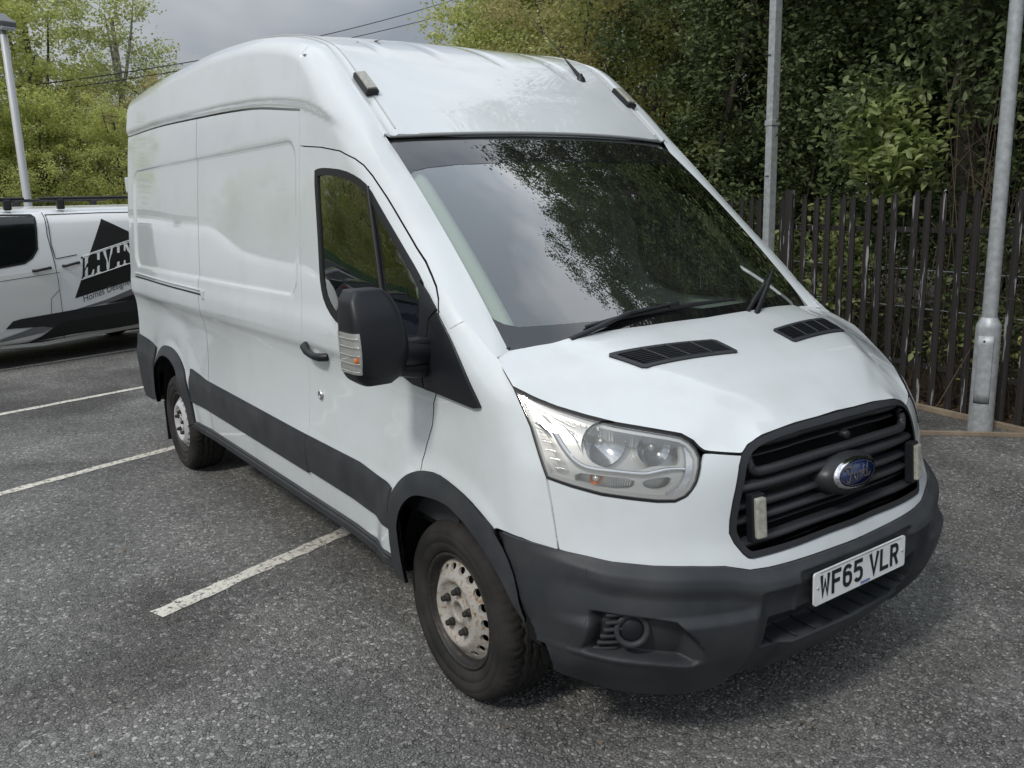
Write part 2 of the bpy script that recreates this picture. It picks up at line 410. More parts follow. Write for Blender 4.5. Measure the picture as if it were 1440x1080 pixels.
# ---------------------------------------------------------------- shape of the big van (x forward from the rear axle, y to its left, z up)
KZ = [.20, .27, .45, .60, .70, .80, 1.0, 1.10, 1.24, 1.34, 1.5]
KP = [[(4.56, 0), (4.54, .3), (4.48, .55), (4.38, .68), (4.30, .75), (4.19, .84), (4.05, .90), (3.98, .92), (3.6, .94)],
      [(4.63, 0), (4.61, .3), (4.545, .58), (4.43, .72), (4.34, .79), (4.22, .88), (4.10, .94), (3.98, .965), (3.6, .97)],
      [(4.75, 0), (4.73, .34), (4.665, .58), (4.57, .76), (4.47, .87), (4.36, .945), (4.22, .99), (4.05, 1.01), (3.6, 1.005)],
      [(4.770, 0), (4.755, .30), (4.715, .52), (4.64, .70), (4.55, .83), (4.45, .925), (4.32, .99), (4.15, 1.02), (3.6, 1.01)],
      [(4.745, 0), (4.73, .30), (4.69, .52), (4.625, .68), (4.53, .81), (4.43, .91), (4.31, .98), (4.15, 1.015), (3.6, 1.01)],
      [(4.725, 0), (4.705, .30), (4.665, .50), (4.60, .66), (4.51, .79), (4.41, .895), (4.30, .97), (4.15, 1.01), (3.6, 1.005)],
      [(4.70, 0), (4.685, .30), (4.64, .49), (4.57, .64), (4.47, .78), (4.37, .885), (4.27, .955), (4.12, .995), (3.6, .995)],
      [(4.665, 0), (4.65, .30), (4.60, .48), (4.53, .62), (4.43, .76), (4.32, .875), (4.21, .95), (4.07, .985), (3.6, .988)],
      [(4.50, 0), (4.46, .28), (4.40, .46), (4.34, .62), (4.26, .76), (4.18, .87), (4.10, .94), (3.98, .968), (3.6, .985)],
      [(4.40, 0), (4.36, .28), (4.30, .46), (4.24, .62), (4.17, .75), (4.10, .85), (4.02, .92), (3.9, .95), (3.6, .975)],
      [(4.35, 0), (4.3, .28), (4.24, .46), (4.18, .62), (4.12, .74), (4.06, .83), (3.98, .89), (3.85, .92), (3.6, .96)]]
def plan_rows(zs, ns=121):
    K = interp(zs, KZ, np.array(KP)); s = np.linspace(0, 8, ns)
    return np.array([interp(s, range(9), k) for k in K])          # rows, ns, (x, y)
# nose sheet, whole width
NZ = np.linspace(.2, 1.5, 131); PR = plan_rows(NZ)
def nose_grid():
    V = []
    for z, r in zip(NZ, PR):
        L_ = np.stack([r[:, 0], -r[:, 1], np.full(len(r), z)], 1)[::-1]; R_ = np.stack([r[1:, 0], r[1:, 1], np.full(len(r)-1, z)], 1)
        V.append(np.vstack([L_, R_]))
    return np.array(V)
NOSE = Sheet(nose_grid())
# shoulder line: where the side turns into roof, pillar, bonnet
EX = [-1.25, -1.19, -1.1, .0, .86, 1.5, 2.0, 2.48, 2.8, 3.05, 3.48, 3.80, 3.93, 4.09, 4.5]
EZ = [2.50, 2.66, 2.72, 2.745, 2.745, 2.72, 2.67, 2.565, 2.335, 2.125, 1.745, 1.46, 1.352, 1.245, 1.17]
_ex = np.linspace(-1.25, 4.5, 240); _ez = interp(_ex, EX, EZ)
BZ = [.20, .30, .38, .50, .60, .70, .725, .785, .83, .90, 1.0, 1.10, 1.17, 1.23, 1.30, 1.40, 1.50, 1.65, 1.8, 2.1, 2.3, 2.45, 2.8]
BY = [.93, .955, .985, 1.0, 1.006, 1.012, 1.011, .998, .992, .984, .976, .972, .978, .994, .992, .982, .977, .967, .958, .934, .914, .893, .84]
def side_y(X, Z):
    shp = X.shape; x, z = X.ravel(), Z.ravel()
    y = interp(z, BZ, BY)
    y = y+.013*smooth(2.5, 1.2, x)*smooth(.8, 1.3, z)*smooth(2.4, 1.5, z)
    y = y-.030*smooth(.3, -1.15, x)
    y = y-.02*smooth(2.6, 3.6, x)*smooth(1.35, 1.9, z)
    # panel behind the cab: broad pressed recess
    def rr(cx, cz, hx, hz, r):
        qx = np.abs(x-cx)-hx+r; qz = np.abs(z-cz)-hz+r
        return np.hypot(np.maximum(qx, 0), np.maximum(qz, 0))+np.minimum(np.maximum(qx, qz), 0)-r
    y = y-.011*smooth(.008, -.008, rr(.755, 1.785, 1.665, .355, .10))
    # high roof sits proud above the gutter
    gz = interp(x, [-1.3, -.5, .86, 1.8, 2.48, 2.85, 3.1], [2.425, 2.42, 2.385, 2.345, 2.275, 2.17, 2.02])
    y = y+.016*smooth(gz-.008, gz+.040, z)*smooth(3.05, 2.75, x)
    # mid-panel pillar
    # wheel arches swell
    for wx in (0, 3.75):
        r = np.hypot(x-wx, (z-.36)*1.0); y = y+.030*smooth(.60, .46, r)*smooth(1.02, .80, z)
        y = y+.010*smooth(.85, .60, r)
    # forward part follows the plan of the nose
    Y2 = np.full_like(y, 9.0); zi = np.clip((z-.2)/.01, 0, 129.999); k = zi.astype(int); fr = zi-k
    for kk in np.unique(k):
        i = np.where(k == kk)[0]; a = PR[kk]; b = PR[kk+1]
        ya = np.interp(x[i], a[::-1, 0], a[::-1, 1]); yb = np.interp(x[i], b[::-1, 0], b[::-1, 1]); Y2[i] = ya*(1-fr[i])+yb*fr[i]
        top = a[0, 0]*(1-fr[i])+b[0, 0]*fr[i]; Y2[i] = np.where(x[i] > top, 0, Y2[i])
    w = smooth(3.62, 4.0, x); sw = np.zeros_like(y)
    r = np.hypot(x-3.75, z-.36); Y2 = Y2+.022*smooth(.60, .46, r)*smooth(1.02, .8, z)*smooth(4.4, 4.2, x)
    low = smooth(1.62, 1.36, z)
    y = y*(1-w*low)+Y2*w*low
    # shoulder rounding
    P = np.stack([x, z], 1); d = np.full(len(x), 9.0); inside = z <= np.interp(x, _ex, _ez)
    A = np.stack([_ex, _ez], 1)
    for i in range(len(A)-1):
        a, b = A[i], A[i+1]; ab = b-a; t = np.clip(((P-a)@ab)/(ab@ab), 0, 1); d = np.minimum(d, np.hypot(*(P-a-t[:, None]*ab).T))
    R = np.interp(x, [2.4, 3.0, 3.8, 4.05], [.10, .13, .12, .06]); AM = np.interp(x, [2.4, 3.0, 3.8, 4.05, 4.2], [.11, .115, .10, .03, .0])
    u = np.clip(1-np.where(inside, d, 0)/R, 0, 1); y = y-AM*(1-np.sqrt(np.maximum(1-u*u, 0)))
    y = np.where(inside, y, y-.6*np.minimum(d, .3))
    # rear corner
    c = np.clip((-1.12-x)/.09, 0, 1); y = y-.07*(1-np.sqrt(np.maximum(1-c*c, 0)))
    return y.reshape(shp)
SX = np.concatenate([np.arange(-1.215, 4.46, .010)]); SZ = np.concatenate([np.arange(.2, 2.80, .008)])
_X, _Z = np.meshgrid(SX, SZ, indexing='ij'); SIDE = Sheet(np.stack([_X, -side_y(_X, _Z), _Z], -1))
# roof
RCX = [-1.25, -1.1, -.5, .86, 1.3, 1.7, 2.05, 2.4, 2.8, 3.14, 3.3]; RCZ = [2.70, 2.76, 2.785, 2.785, 2.775, 2.74, 2.68, 2.575, 2.365, 2.118, 2.0]
ribs = [(-.50, 2.78), (-.17, 2.62), (.17, 2.62), (.50, 2.78)]
def roof_z(X, Y):
    shp = X.shape; x, y = X.ravel(), Y.ravel(); c = interp(x, RCX, RCZ); e = np.interp(x, _ex, _ez)
    k = np.abs(y)/.80; z = c-(c-e)*k**2.4
    z = z-.010*smooth(.03, .0, np.abs(np.abs(y)-.765))                # ditch
    for ry, rx in ribs:
        ln = rx-.12*abs(ry); z = z-.0035*smooth(.055, .025, np.abs(y-ry))*smooth(ln, ln-.08, x)
    z = np.where(np.abs(y) > .80, z-(np.abs(y)-.8)*.6, z); return z.reshape(shp)
_X, _Y = np.meshgrid(np.arange(-1.22, 3.24, .015), np.arange(-.86, .861, .01), indexing='ij'); ROOF = Sheet(np.stack([_X, _Y, roof_z(_X, _Y)], -1))
# bonnet
def bonnet_z(X, Y):
    shp = X.shape; x, y = X.ravel(), np.abs(Y.ravel())
    c = interp(x, [3.85, 4.07, 4.2, 4.33, 4.5, 4.6, 4.66, 4.70, 4.74], [1.405, 1.368, 1.333, 1.296, 1.228, 1.170, 1.128, 1.085, 1.02])
    a = interp(x, [3.85, 3.95, 4.1, 4.25, 4.4, 4.55, 4.64, 4.74], [.090, .10, .135, .15, .19, .27, .34, .5])
    z = c-a*y**3
    # raised centre panel with soft edges running forward and in
    ed = interp(x, [3.9, 4.2, 4.45, 4.6, 4.7], [.66, .60, .46, .30, .25]); z = z+.012*smooth(ed+.05, ed-.04, y)*smooth(4.66, 4.5, x)
    return z.reshape(shp)
BEDGE_PX = [(720.8, 543), (752, 558.6), (783, 571), (825, 583.6), (866.7, 594), (908, 601), (958, 609.6), (975, 619), (984, 629), (990, 633.5), (1000, 635), (1020, 636.5), (1043.7, 638), (1050.8, 626), (1070.8, 612), (1118, 594.5), (1150, 586)]
BEDGE = sights(BEDGE_PX, NOSE); BEDGE = BEDGE[BEDGE[:, 1] < -.02]; _c0 = sight(1182, 576, NOSE)
BEDGE = np.vstack([[3.875, -.85, 1.365], [3.945, -.885, 1.335], [4.01, -.913, 1.296], BEDGE, [_c0[0], 0, _c0[2]]])
_q = BEDGE[2:]; _full = np.vstack([_q, (_q*[1, -1, 1])[::-1]]); _dn = resample(_full, .02, False)
_bz0 = bonnet_z
_dz = _dn[:, 2]-_bz0(_dn[:, 0][:, None], _dn[:, 1][:, None])[:, 0]
def bonnet_z(X, Y):
    shp = X.shape; x, y = X.ravel(), Y.ravel(); z = _bz0(X, Y).ravel(); D = np.empty(len(x)); C = np.empty(len(x))
    for i in range(0, len(x), 4000):
        d2 = (x[i:i+4000, None]-_dn[None, :, 0])**2+(y[i:i+4000, None]-_dn[None, :, 1])**2
        w = 1/(d2+1e-5)**1.5; C[i:i+4000] = (w*_dz).sum(1)/w.sum(1); D[i:i+4000] = np.sqrt(d2.min(1))
    return (z+C*smooth(.20, 0, D)).reshape(shp)
_X, _Y = np.meshgrid(np.arange(3.84, 4.75, .01), np.arange(-1.04, 1.041, .01), indexing='ij'); BONNET = Sheet(np.stack([_X, _Y, bonnet_z(_X, _Y)], -1))
# windscreen: lower and upper edge curves, bowed between
def screen_grid(push=0.0):
    V = []
    for t in np.linspace(-.14, 1.02, 60):
        row = []
        for s_ in np.linspace(-1.02, 1.02, 90):
            a = abs(s_); lo = np.array([4.085-.165*a**2.3, .83*s_, 1.362-.022*a**2]); hi = np.array([3.145-.10*a**2.2, .785*s_, 2.115-.018*a**2])
            p = lo+(hi-lo)*t; p = p+np.array([.63, 0, .77])*(.030*4*t*(1-t) if 0 < t < 1 else 0)*(1-.3*a); row.append(p+np.array([-.63, 0, -.77])*push)
        V.append(row)
    return np.array(V)
SCR = Sheet(screen_grid())

# ---------------------------------------------------------------- the big white van
van = empty('panel_van', (0, 0, 0), 0, 'large white high-roof panel van with dark grey lower trim and black grille', 'van')
def nose_x(y, z, push=0.0):
    y = abs(y); k = min(max((z-.2)/.01, 0), 129); r = PR[int(k)]; i = np.searchsorted(r[:, 1], y); i = min(max(i, 1), len(r)-1)
    a, b = r[i-1], r[i]; t = (y-a[1])/(b[1]-a[1]+1e-9); return a[0]+(b[0]-a[0])*t-push
def sy(x, z): return float(side_y(np.array([[x]]), np.array([[z]]))[0, 0])
def P2(pts3): return np.asarray(pts3)[:, [0, 2]]
GX = np.array([-1.3, -.5, .86, 1.8, 2.48]); GZg = np.array([2.425, 2.42, 2.385, 2.345, 2.275])
gut = [(x, float(interp(x, GX, GZg)[0])) for x in np.linspace(-1.2, 2.48, 30)]
# wheel arch openings, measured on the side
fa_out = P2(sights([(558, 790), (551, 745), (551.7, 706.7), (556.7, 691.7), (566.7, 676.7), (580, 667), (597, 662.5), (616, 665), (637, 680), (660, 700), (680, 723), (698, 745), (716.7, 777), (730, 818), (741, 866)], SIDE))
fa_in = P2(sights([(574, 795), (563, 745), (562.5, 736.7), (566.7, 715), (576.7, 702), (588, 695.5), (606.7, 698), (626, 705), (640, 714), (666.7, 744), (690, 778), (713, 818), (733, 858), (741, 872)], SIDE))
fa_out[0] = (fa_out[1][0]+.005, .38); fa_in[0] = (fa_in[1][0]+.01, .38)
fa_out, fa_in = chaikin(fa_out, 1, False), chaikin(fa_in, 2, False)
th = np.linspace(math.radians(-4), math.radians(184), 26)
ra_out = np.array([(-.54*np.sign(np.cos(t))*abs(np.cos(t))**.9, .40+.50*abs(np.sin(t))**.85) for t in th])
ra_in = np.array([(-.465*np.sign(np.cos(t))*abs(np.cos(t))**.9, .38+.45*abs(np.sin(t))**.85) for t in th])
def mid(A, B, k=.5):
    B = resample(B, .02, False); A = resample(A, .02, False); n = 40
    ia = np.linspace(0, len(A)-1, n); ib = np.linspace(0, len(B)-1, n)
    a = np.stack([np.interp(ia, range(len(A)), A[:, j]) for j in (0, 1)], 1); b = np.stack([np.interp(ib, range(len(B)), B[:, j]) for j in (0, 1)], 1)
    return a*(1-k)+b*k
fa_mid, ra_mid = mid(fa_out, fa_in), mid(ra_out, ra_in)
ZB = .455
US = [-.91, -.9, -.89, -.88, 2.40, 2.41, 2.42, 2.43, 2.5]+list(np.arange(-1.21, -1.1, .012))
VS = [.69, .74, .765, .79, .81, .84, 1.14, 1.2, 1.42, 1.43, 1.44, 1.45, 2.11, 2.12, 2.13, 2.14, 2.15]
# rear quarter
q = [(.86, ZB)]+[tuple(p) for p in ra_mid[::-1] if p[1] > ZB and p[0] > 0]+[tuple(p) for p in ra_mid[::-1] if p[1] > ZB and p[0] <= 0]
q += [(-1.205, ZB)]+[(x, z-.012) for x, z in gut if x < .86]+[(.86, float(interp(.86, GX, GZg)[0])-.012)]
panel('rear_side_panel', q, 'y', SIDE, WHITE, van, us=US, vs=VS, mirror=True, inset=.0024)
q = [(2.48, ZB), (.86, ZB), (.86, float(interp(.86, GX, GZg)[0])-.012)]+[(x, z-.012) for x, z in gut if x > .88]
panel('load_side_panel', q[::-1], 'y', SIDE, WHITE, van, us=US, vs=VS, mirror=True, inset=.003)
# tall roof side, split by the mid seam
def edge(x0, x1, n=30, dz=-.022): return [(x, float(np.interp(x, _ex, _ez))+dz) for x in np.linspace(x0, x1, n)]
VT = list(np.arange(2.26, 2.78, .012))
q = [(x, z-.004) for x, z in gut if x < .86]+[(.86, float(interp(.86, GX, GZg)[0])-.004)]+edge(.86, -1.19)
panel('rear_roof_side', q, 'y', SIDE, WHITE, van, us=US, vs=VT, step=.03, mirror=True, inset=.001)
q = [(.86, float(interp(.86, GX, GZg)[0])-.004)]+[(x, z-.004) for x, z in gut if x > .88]+edge(2.48, .86)
panel('front_roof_side', q, 'y', SIDE, WHITE, van, us=US, vs=VT, step=.02, mirror=True, inset=.001)
# cab side, above and ahead of the door
door_top = P2(sights([(421.7, 205), (451, 206.7), (478, 212), (499, 222.7), (511.7, 232), (524, 246.7), (545, 278), (565.8, 313), (586.7, 348.8), (599, 367.5), (608, 388), (614, 403), (617, 420), (617, 438)], SIDE))
door_top[0][0] = 2.48
pill = [tuple(p) for p in door_top]
q = [(2.48, pill[0][1])]+pill+[tuple(P2(sights([(632.5, 463)], SIDE))[0])]+edge(3.80, 2.48, 50)
panel('cab_side_panel', q, 'y', SIDE, WHITE, van, us=US, step=.02, mirror=True, inset=.002)
# door
door_front = P2(sights([(617, 449), (614.5, 500), (614, 551.7), (610, 567), (608.3, 598), (600, 626.7), (594, 648), (593, 663)], SIDE))
wheel_edge = [tuple(p) for p in fa_mid if p[1] > ZB and p[0] < door_front[-1][0]]
zt = fa_mid[np.argmin(abs(fa_mid[:20, 0]-door_front[-1][0]))][1]
dq = [tuple(p) for p in door_top]+[tuple(p) for p in door_front[:-1]]+[(door_front[-1][0], zt+.002)]+wheel_edge[::-1]+[(wheel_edge[0][0], ZB), (2.48, ZB)]
win = P2(sights([(441.9, 242), (446, 238.5), (457.5, 237), (482.5, 240), (503, 249.8), (518, 263), (536.7, 296.7), (565.8, 346.7), (586.7, 382), (597, 404), (598, 430), (596, 484), (560, 480), (520, 474), (497, 468), (484.6, 462), (468, 446.7), (456.5, 425.8), (451, 401), (449, 370), (446, 310)], SIDE))
win = chaikin(win, 1)
door = panel('cab_door', dq, 'y', SIDE, WHITE, van, holes=[win], us=US, vs=VS, step=.022, mirror=False, inset=.0036)
panel('window_seal', offset2d(win, -.004), 'y', SIDE, RUBBER, door, holes=[offset2d(win, .026)], step=.03, lift=.001, depth=.012, inset=0)
dg = panel('door_glass', offset2d(win, .018), 'y', SIDE, GLASS, door, step=.06, lift=-.006, inset=0, rim=False)
divx = [sight(518, 262, SIDE), sight(536, 400, SIDE)]
ms = MB(); a = np.array(divx); a2 = np.array([a[0], a[0]+(a[1]-a[0])*1.6]); a2[:, 1] += .001
ms.tube(a2, .012, 6, flat=.5); ms.build('window_divider', RUBBER, door)
# wing
sail_px = [(616.9, 439.4), (632, 470), (650, 510), (665, 545), (675, 566), (678.3, 573.7), (670, 574.8), (640, 562), (620, 553), (601, 546), (602, 510), (603, 484), (607.5, 449)]
wing_top = P2(sights([(614, 551.7), (617, 438), (632.5, 463), (643, 448)], SIDE))
hl_edge = sights([(722, 547), (745, 600), (757, 640), (768, 672)], NOSE)
seam = sights([(775, 710), (785, 773)], NOSE)
wtop = [(3.80, float(np.interp(3.80, _ex, _ez))-.022), (3.93, 1.347), (4.02, 1.293)]
btop = P2(sights([(773, 771.7), (735, 757), (698, 743)], SIDE))
farc = [tuple(p) for p in fa_mid if p[1] > btop[-1][1]-.03 and p[0] > door_front[-1][0]]
q = [tuple(p) for p in door_front[2:-1]]+[(door_front[-1][0], zt)]+farc+[tuple(btop[-1]), tuple(btop[1]), tuple(btop[0])]+[tuple(p) for p in P2(seam[::-1])]+[tuple(p) for p in P2(hl_edge[::-1])]+wtop[::-1]+[tuple(wing_top[2]), tuple(wing_top[1]), (door_front[0][0], door_front[0][1])]
q = [p for i, p in enumerate(q) if i == 0 or np.hypot(p[0]-q[i-1][0], p[1]-q[i-1][1]) > .004]
panel('front_wing', q, 'y', SIDE, WHITE, van, step=.02, mirror=True, inset=.0022, us=list(np.arange(4.0, 4.4, .01)))
# arch trims, side mouldings, sills
def band(o_, i_): return np.vstack([o_, i_[::-1]])
panel('front_arch_trim', band(fa_out, fa_in), 'y', SIDE, GREYP, van, step=.02, lift=.018, depth=.014, inset=0, mirror=True)
panel('rear_arch_trim', band(ra_out, ra_in), 'y', SIDE, GREYP, van, step=.02, lift=.014, depth=.03, inset=0, mirror=True)
def arch_x(A, z, left):
    c = A[:len(A)//2] if left else A[len(A)//2:]; return float(c[np.argmin(abs(c[:, 1]-z))][0])
x0 = .545; x1 = float(fa_out[1][0])-.006
for nm, a, b, tp in (('side_moulding', x0-.03, 2.477, .80), ('door_moulding', 2.483, x1+.01, .765)):
    zb = .60; t2 = .768
    m_ = [(a, zb-.005), ((a+b)/2, zb-.012), (b, zb-.02), (b, t2-.02 if nm == 'door_moulding' else t2), (b-.35 if nm == 'door_moulding' else b-.1, t2), (a+.3, .785 if nm[0] == 's' else t2), (a, .815 if nm[0] == 's' else t2)]
    panel(nm, m_, 'y', SIDE, GREYP, van, step=.03, lift=.013, depth=.02, inset=.001, vs=[.70, .71, .72, .74], mirror=True)
panel('rear_corner_moulding', [(-.535, .42), (-.535, .60), (-.50, .72), (-.46, .84), (-.8, .86), (-1.21, .87), (-1.21, .35), (-.9, .36)], 'y', SIDE, GREYP, van, step=.03, lift=.015, depth=.04, inset=.001, us=US, mirror=True)
for sgn in (-1, 1):
    ms = MB(); prof = [(0, .462), (.010, .452), (.006, .440), (.012, .432), (.004, .395), (-.03, .372), (-.10, .372)]
    xs = np.linspace(.48, 3.44, 24); V = []
    for x in xs:
        e_ = .03*smooth(3.30, 3.44, x)+.03*smooth(.62, .5, x)
        for dy, z in prof: V.append((x, sgn*(sy(x, .45)+dy), z+(e_ if z < .44 else 0)))
    n_ = len(prof); ms.add(V, [(i*n_+k, i*n_+k+1, (i+1)*n_+k+1, (i+1)*n_+k) for i in range(len(xs)-1) for k in range(n_-1)], False); ms.build('sill_step', GREYP, van)
# nose panel under the bonnet, round the lamps and the grille
GR = [(1043.7, 638), (1040, 655), (1037.8, 672), (1031, 705), (1026.5, 732), (1026, 750), (1033, 764), (1045, 778.5), (1052, 784), (1059, 785.5), (1094.5, 776), (1130, 764), (1165, 750)]
gl = sights(GR, NOSE)
gtop = sights([(1050.8, 627), (1060, 619), (1070.8, 613), (1090, 605), (1118, 595.5), (1150, 587)], NOSE)
gz_top0 = float(sight(1184, 577, NOSE)[2])
gbot0 = float(sight(1188, 741.5, NOSE)[2])
GL = [(0.0, gz_top0)]+[(p[1], p[2]) for p in gtop[::-1]]+[(p[1], p[2]) for p in gl]
GL = [p for p in GL if p[0] <= 0]; GL += [(0.0, gbot0)]
GRILLE = np.array(GL+[(-a, b) for a, b in GL[::-1] if a < -1e-6])
hl_low = [(1000, 637), (990, 637), (986.5, 650), (984, 668), (979, 682), (967, 698), (950, 706.5), (925, 707), (887.5, 703), (845.8, 697), (804, 685.7), (768, 673)]
bt = [(785, 773), (813, 781), (840, 788), (873, 793), (906.7, 796), (940, 797), (973, 797), (1020, 797), (1040, 800), (1054.6, 802), (1081.7, 798), (1144, 780), (1190, 763.5)]
half = [(p[1], p[2]) for p in sights([(1043.7, 640), (1020, 638.5)]+hl_low, NOSE)]+[(p[1], p[2]) for p in sights([(775, 710)]+bt, NOSE)]
half = [p for p in half if p[0] < 0]; zc = float(sight(1193, 762, NOSE)[2])
full = [(0, GL[-1][1]+.0)]  # placeholder for symmetry
left = half; right = [(-a, b) for a, b in half[::-1]]
gpart = [(a, b) for a, b in GRILLE if b < half[0][1]]
gpart = sorted([p for p in gpart if p[0] > 0], key=lambda p: 0) 
gleft = [p for p in GL if p[1] < half[0][1]-.002 and p[0] < 0]     # grille edge, from top left down to the bottom
outl = left+[(0, zc)]+right+[(-a, b) for a, b in gleft]+[(0, gbot0)]+gleft[::-1]
panel('front_panel', outl, 'x', NOSE, WHITE, van, step=.02, inset=.0026, us=list(np.arange(-1, 1.01, .02)))
# bonnet
bon = [tuple(p[:2]) for p in BEDGE[:-1]]
ctr = [(float(BEDGE[-1][0]), 0)]
rear = [(3.945, -.78), (4.01, -.6), (4.055, -.3), (4.07, 0)]
BL = bon+ctr; BLm = [(a, -b) for a, b in bon[::-1]]; rr_ = [(a, -b) for a, b in rear[:3]]+[(4.07, 0)]+rear[:3][::-1]
bonnet = panel('bonnet', BL+BLm+rr_, 'z', BONNET, WHITE, van, step=.02, inset=.002, us=list(np.arange(4.5, 4.74, .01)), depth=.011, rim_mat=RUBBER)
# roof
roofE = [(x, max(.70, float(sy(x, float(np.interp(x, _ex, _ez))))-.002)) for x in np.linspace(-1.19, 3.06, 60)]
hdr = [(3.143-.09*a**2.2, .80*a) for a in np.linspace(0, 1, 12)]
ro = [(x, -y) for x, y in roofE]+[(x, -y) for x, y in hdr[::-1]]+[(x, y) for x, y in hdr[1:]]+[(x, y) for x, y in roofE[::-1]]
ro = [p for i, p in enumerate(ro) if i == 0 or np.hypot(p[0]-ro[i-1][0], p[1]-ro[i-1][1]) > .004]
roof = panel('roof', ro, 'z', ROOF, WHITE, van, step=.045, inset=.0, depth=.01, vs=sorted(set(list(np.round([s*(.765+d) for s in (-1, 1) for d in (-.03, -.02, -.01, 0, .01, .02, .03)], 3))+[r_+d for r_, _ in ribs for d in (-.055, -.045, -.035, .035, .045, .055)])))
# rear end closes the box
ms = MB(); zz = np.linspace(.35, 2.72, 20)
yb = [sy(-1.2, z)-.002 for z in zz]; V = [(-1.213, -y, z) for y, z in zip(yb, zz)]+[(-1.213, y, z) for y, z in zip(yb, zz)]
n_ = len(zz); ms.add(V, [(i, n_+i, n_+i+1, i+1) for i in range(n_-1)]); ms.build('rear_doors', WHITE, van)
ms = MB(); ms.box((-1.19, 0, .42), (.10, 1.80, .18), ch=.02); ms.build('rear_bumper', GREYP, van)
# windscreen
def scr_pt(s_, t): # row/col in the sheet
    V = SCR.V.reshape(60, 90, 3); i = (t+.14)/1.16*59; j = (s_+1.02)/2.04*89; i0 = int(min(max(i, 0), 58)); j0 = int(min(max(j, 0), 88)); a, b = i-i0, j-j0
    return V[i0, j0]*(1-a)*(1-b)+V[i0+1, j0]*a*(1-b)+V[i0, j0+1]*(1-a)*b+V[i0+1, j0+1]*a*b
outer = [scr_pt(s_, 1.0) for s_ in np.linspace(-.97, .97, 20)]+[scr_pt(.993, .975)]+[scr_pt(1.0, t) for t in np.linspace(.95, -.02, 14)]+[scr_pt(s_, -.04) for s_ in np.linspace(.97, -.97, 12)]+[scr_pt(-1, t) for t in np.linspace(-.02, .95, 14)]+[scr_pt(-.993, .975)]
OUT = np.array(outer)[:, [1, 2]]
hi_ = [(p[1], p[2]) for p in sights([(716, 229), (645, 231), (600, 236), (583, 240), (574, 247), (574, 256), (590, 291), (605, 320), (630, 364), (657.5, 412), (668, 427), (680, 439), (694, 449), (709, 456), (730, 460)], SCR)]
hi_ = [p for p in hi_ if p[0] < 0]; IN = np.array([(0, hi_[0][1]+.004)]+hi_+[(0, hi_[-1][1]+.004)]+[(-a, b) for a, b in hi_[::-1]])
ws = panel('windscreen', OUT, 'x', SCR, SCREEN, van, step=.08, inset=0, rim=False, lift=-.001)
panel('windscreen_surround', OUT, 'x', SCR, FRIT, ws, holes=[IN], step=.04, inset=0, lift=.0005, depth=.006)
panel('windscreen_seal', offset2d(OUT, -.012), 'x', SCR, RUBBER, ws, holes=[offset2d(OUT, .004)], step=.03, inset=0, lift=-.004, depth=.02)
# joint strips between side, roof and pillars
def scr_at_x(x, sgn):
    lo, hi = -.14, 1.02
    for _ in range(30):
        m_ = (lo+hi)/2
        if scr_pt(sgn, m_)[0] > x: lo = m_
        else: hi = m_
    return scr_pt(sgn*.995, lo)
for sgn in (-1, 1):
    xs = np.concatenate([np.linspace(-1.185, 2.2, 40), np.linspace(2.23, 3.945, 92)]); V = []; n_ = 9
    for x in xs:
        ze = float(np.interp(x, _ex, _ez)); zA = ze-.030; A = np.array([x, sgn*(sy(x, zA)-.0012), zA])
        yr = max(.70, sy(x, ze)-.002); R_ = np.array([x, sgn*(yr-.004), float(roof_z(np.array([[min(x, 3.1)]]), np.array([[yr-.004]]))[0, 0])-.0015])
        S0 = scr_at_x(min(max(x+.025, 3.05), 3.94), sgn)+np.array([-.004, 0, .004]); k = float(smooth(3.0, 3.09, x)); B = R_*(1-k)+S0*k
        C = (A+B)/2+np.array([.35*k, sgn*(.75), .72])*.017*(1-.3*k)
        for i in range(n_):
            t = i/(n_-1); V.append(A*(1-t)**2+2*C*t*(1-t)+B*t*t)
    ms = MB(); F = [(i*n_+j, i*n_+j+1, (i+1)*n_+j+1, (i+1)*n_+j) for i in range(len(xs)-1) for j in range(n_-1)]; ms.add(V, F, True); ms.build('roof_rail', WHITE, van)
    pts2 = [(x, sgn*.742, 0) for x in np.linspace(-1.15, 3.04, 70)]
    pts2 = [(x, y, float(roof_z(np.array([[x]]), np.array([[y]]))[0, 0])+.0012) for x, y, _ in pts2]
    ms = MB(); ms.tube(pts2, .0034, 6); ms.build('roof_ditch_strip', SILVERP, van)

ms = MB(); ms.tube([scr_pt(s_, 1.004)+np.array([.004, 0, .010]) for s_ in np.linspace(-.985, .985, 40)], .0085, 6); ms.build('header_strip', mat('header_grey', (.30, .31, .31), .5), van)
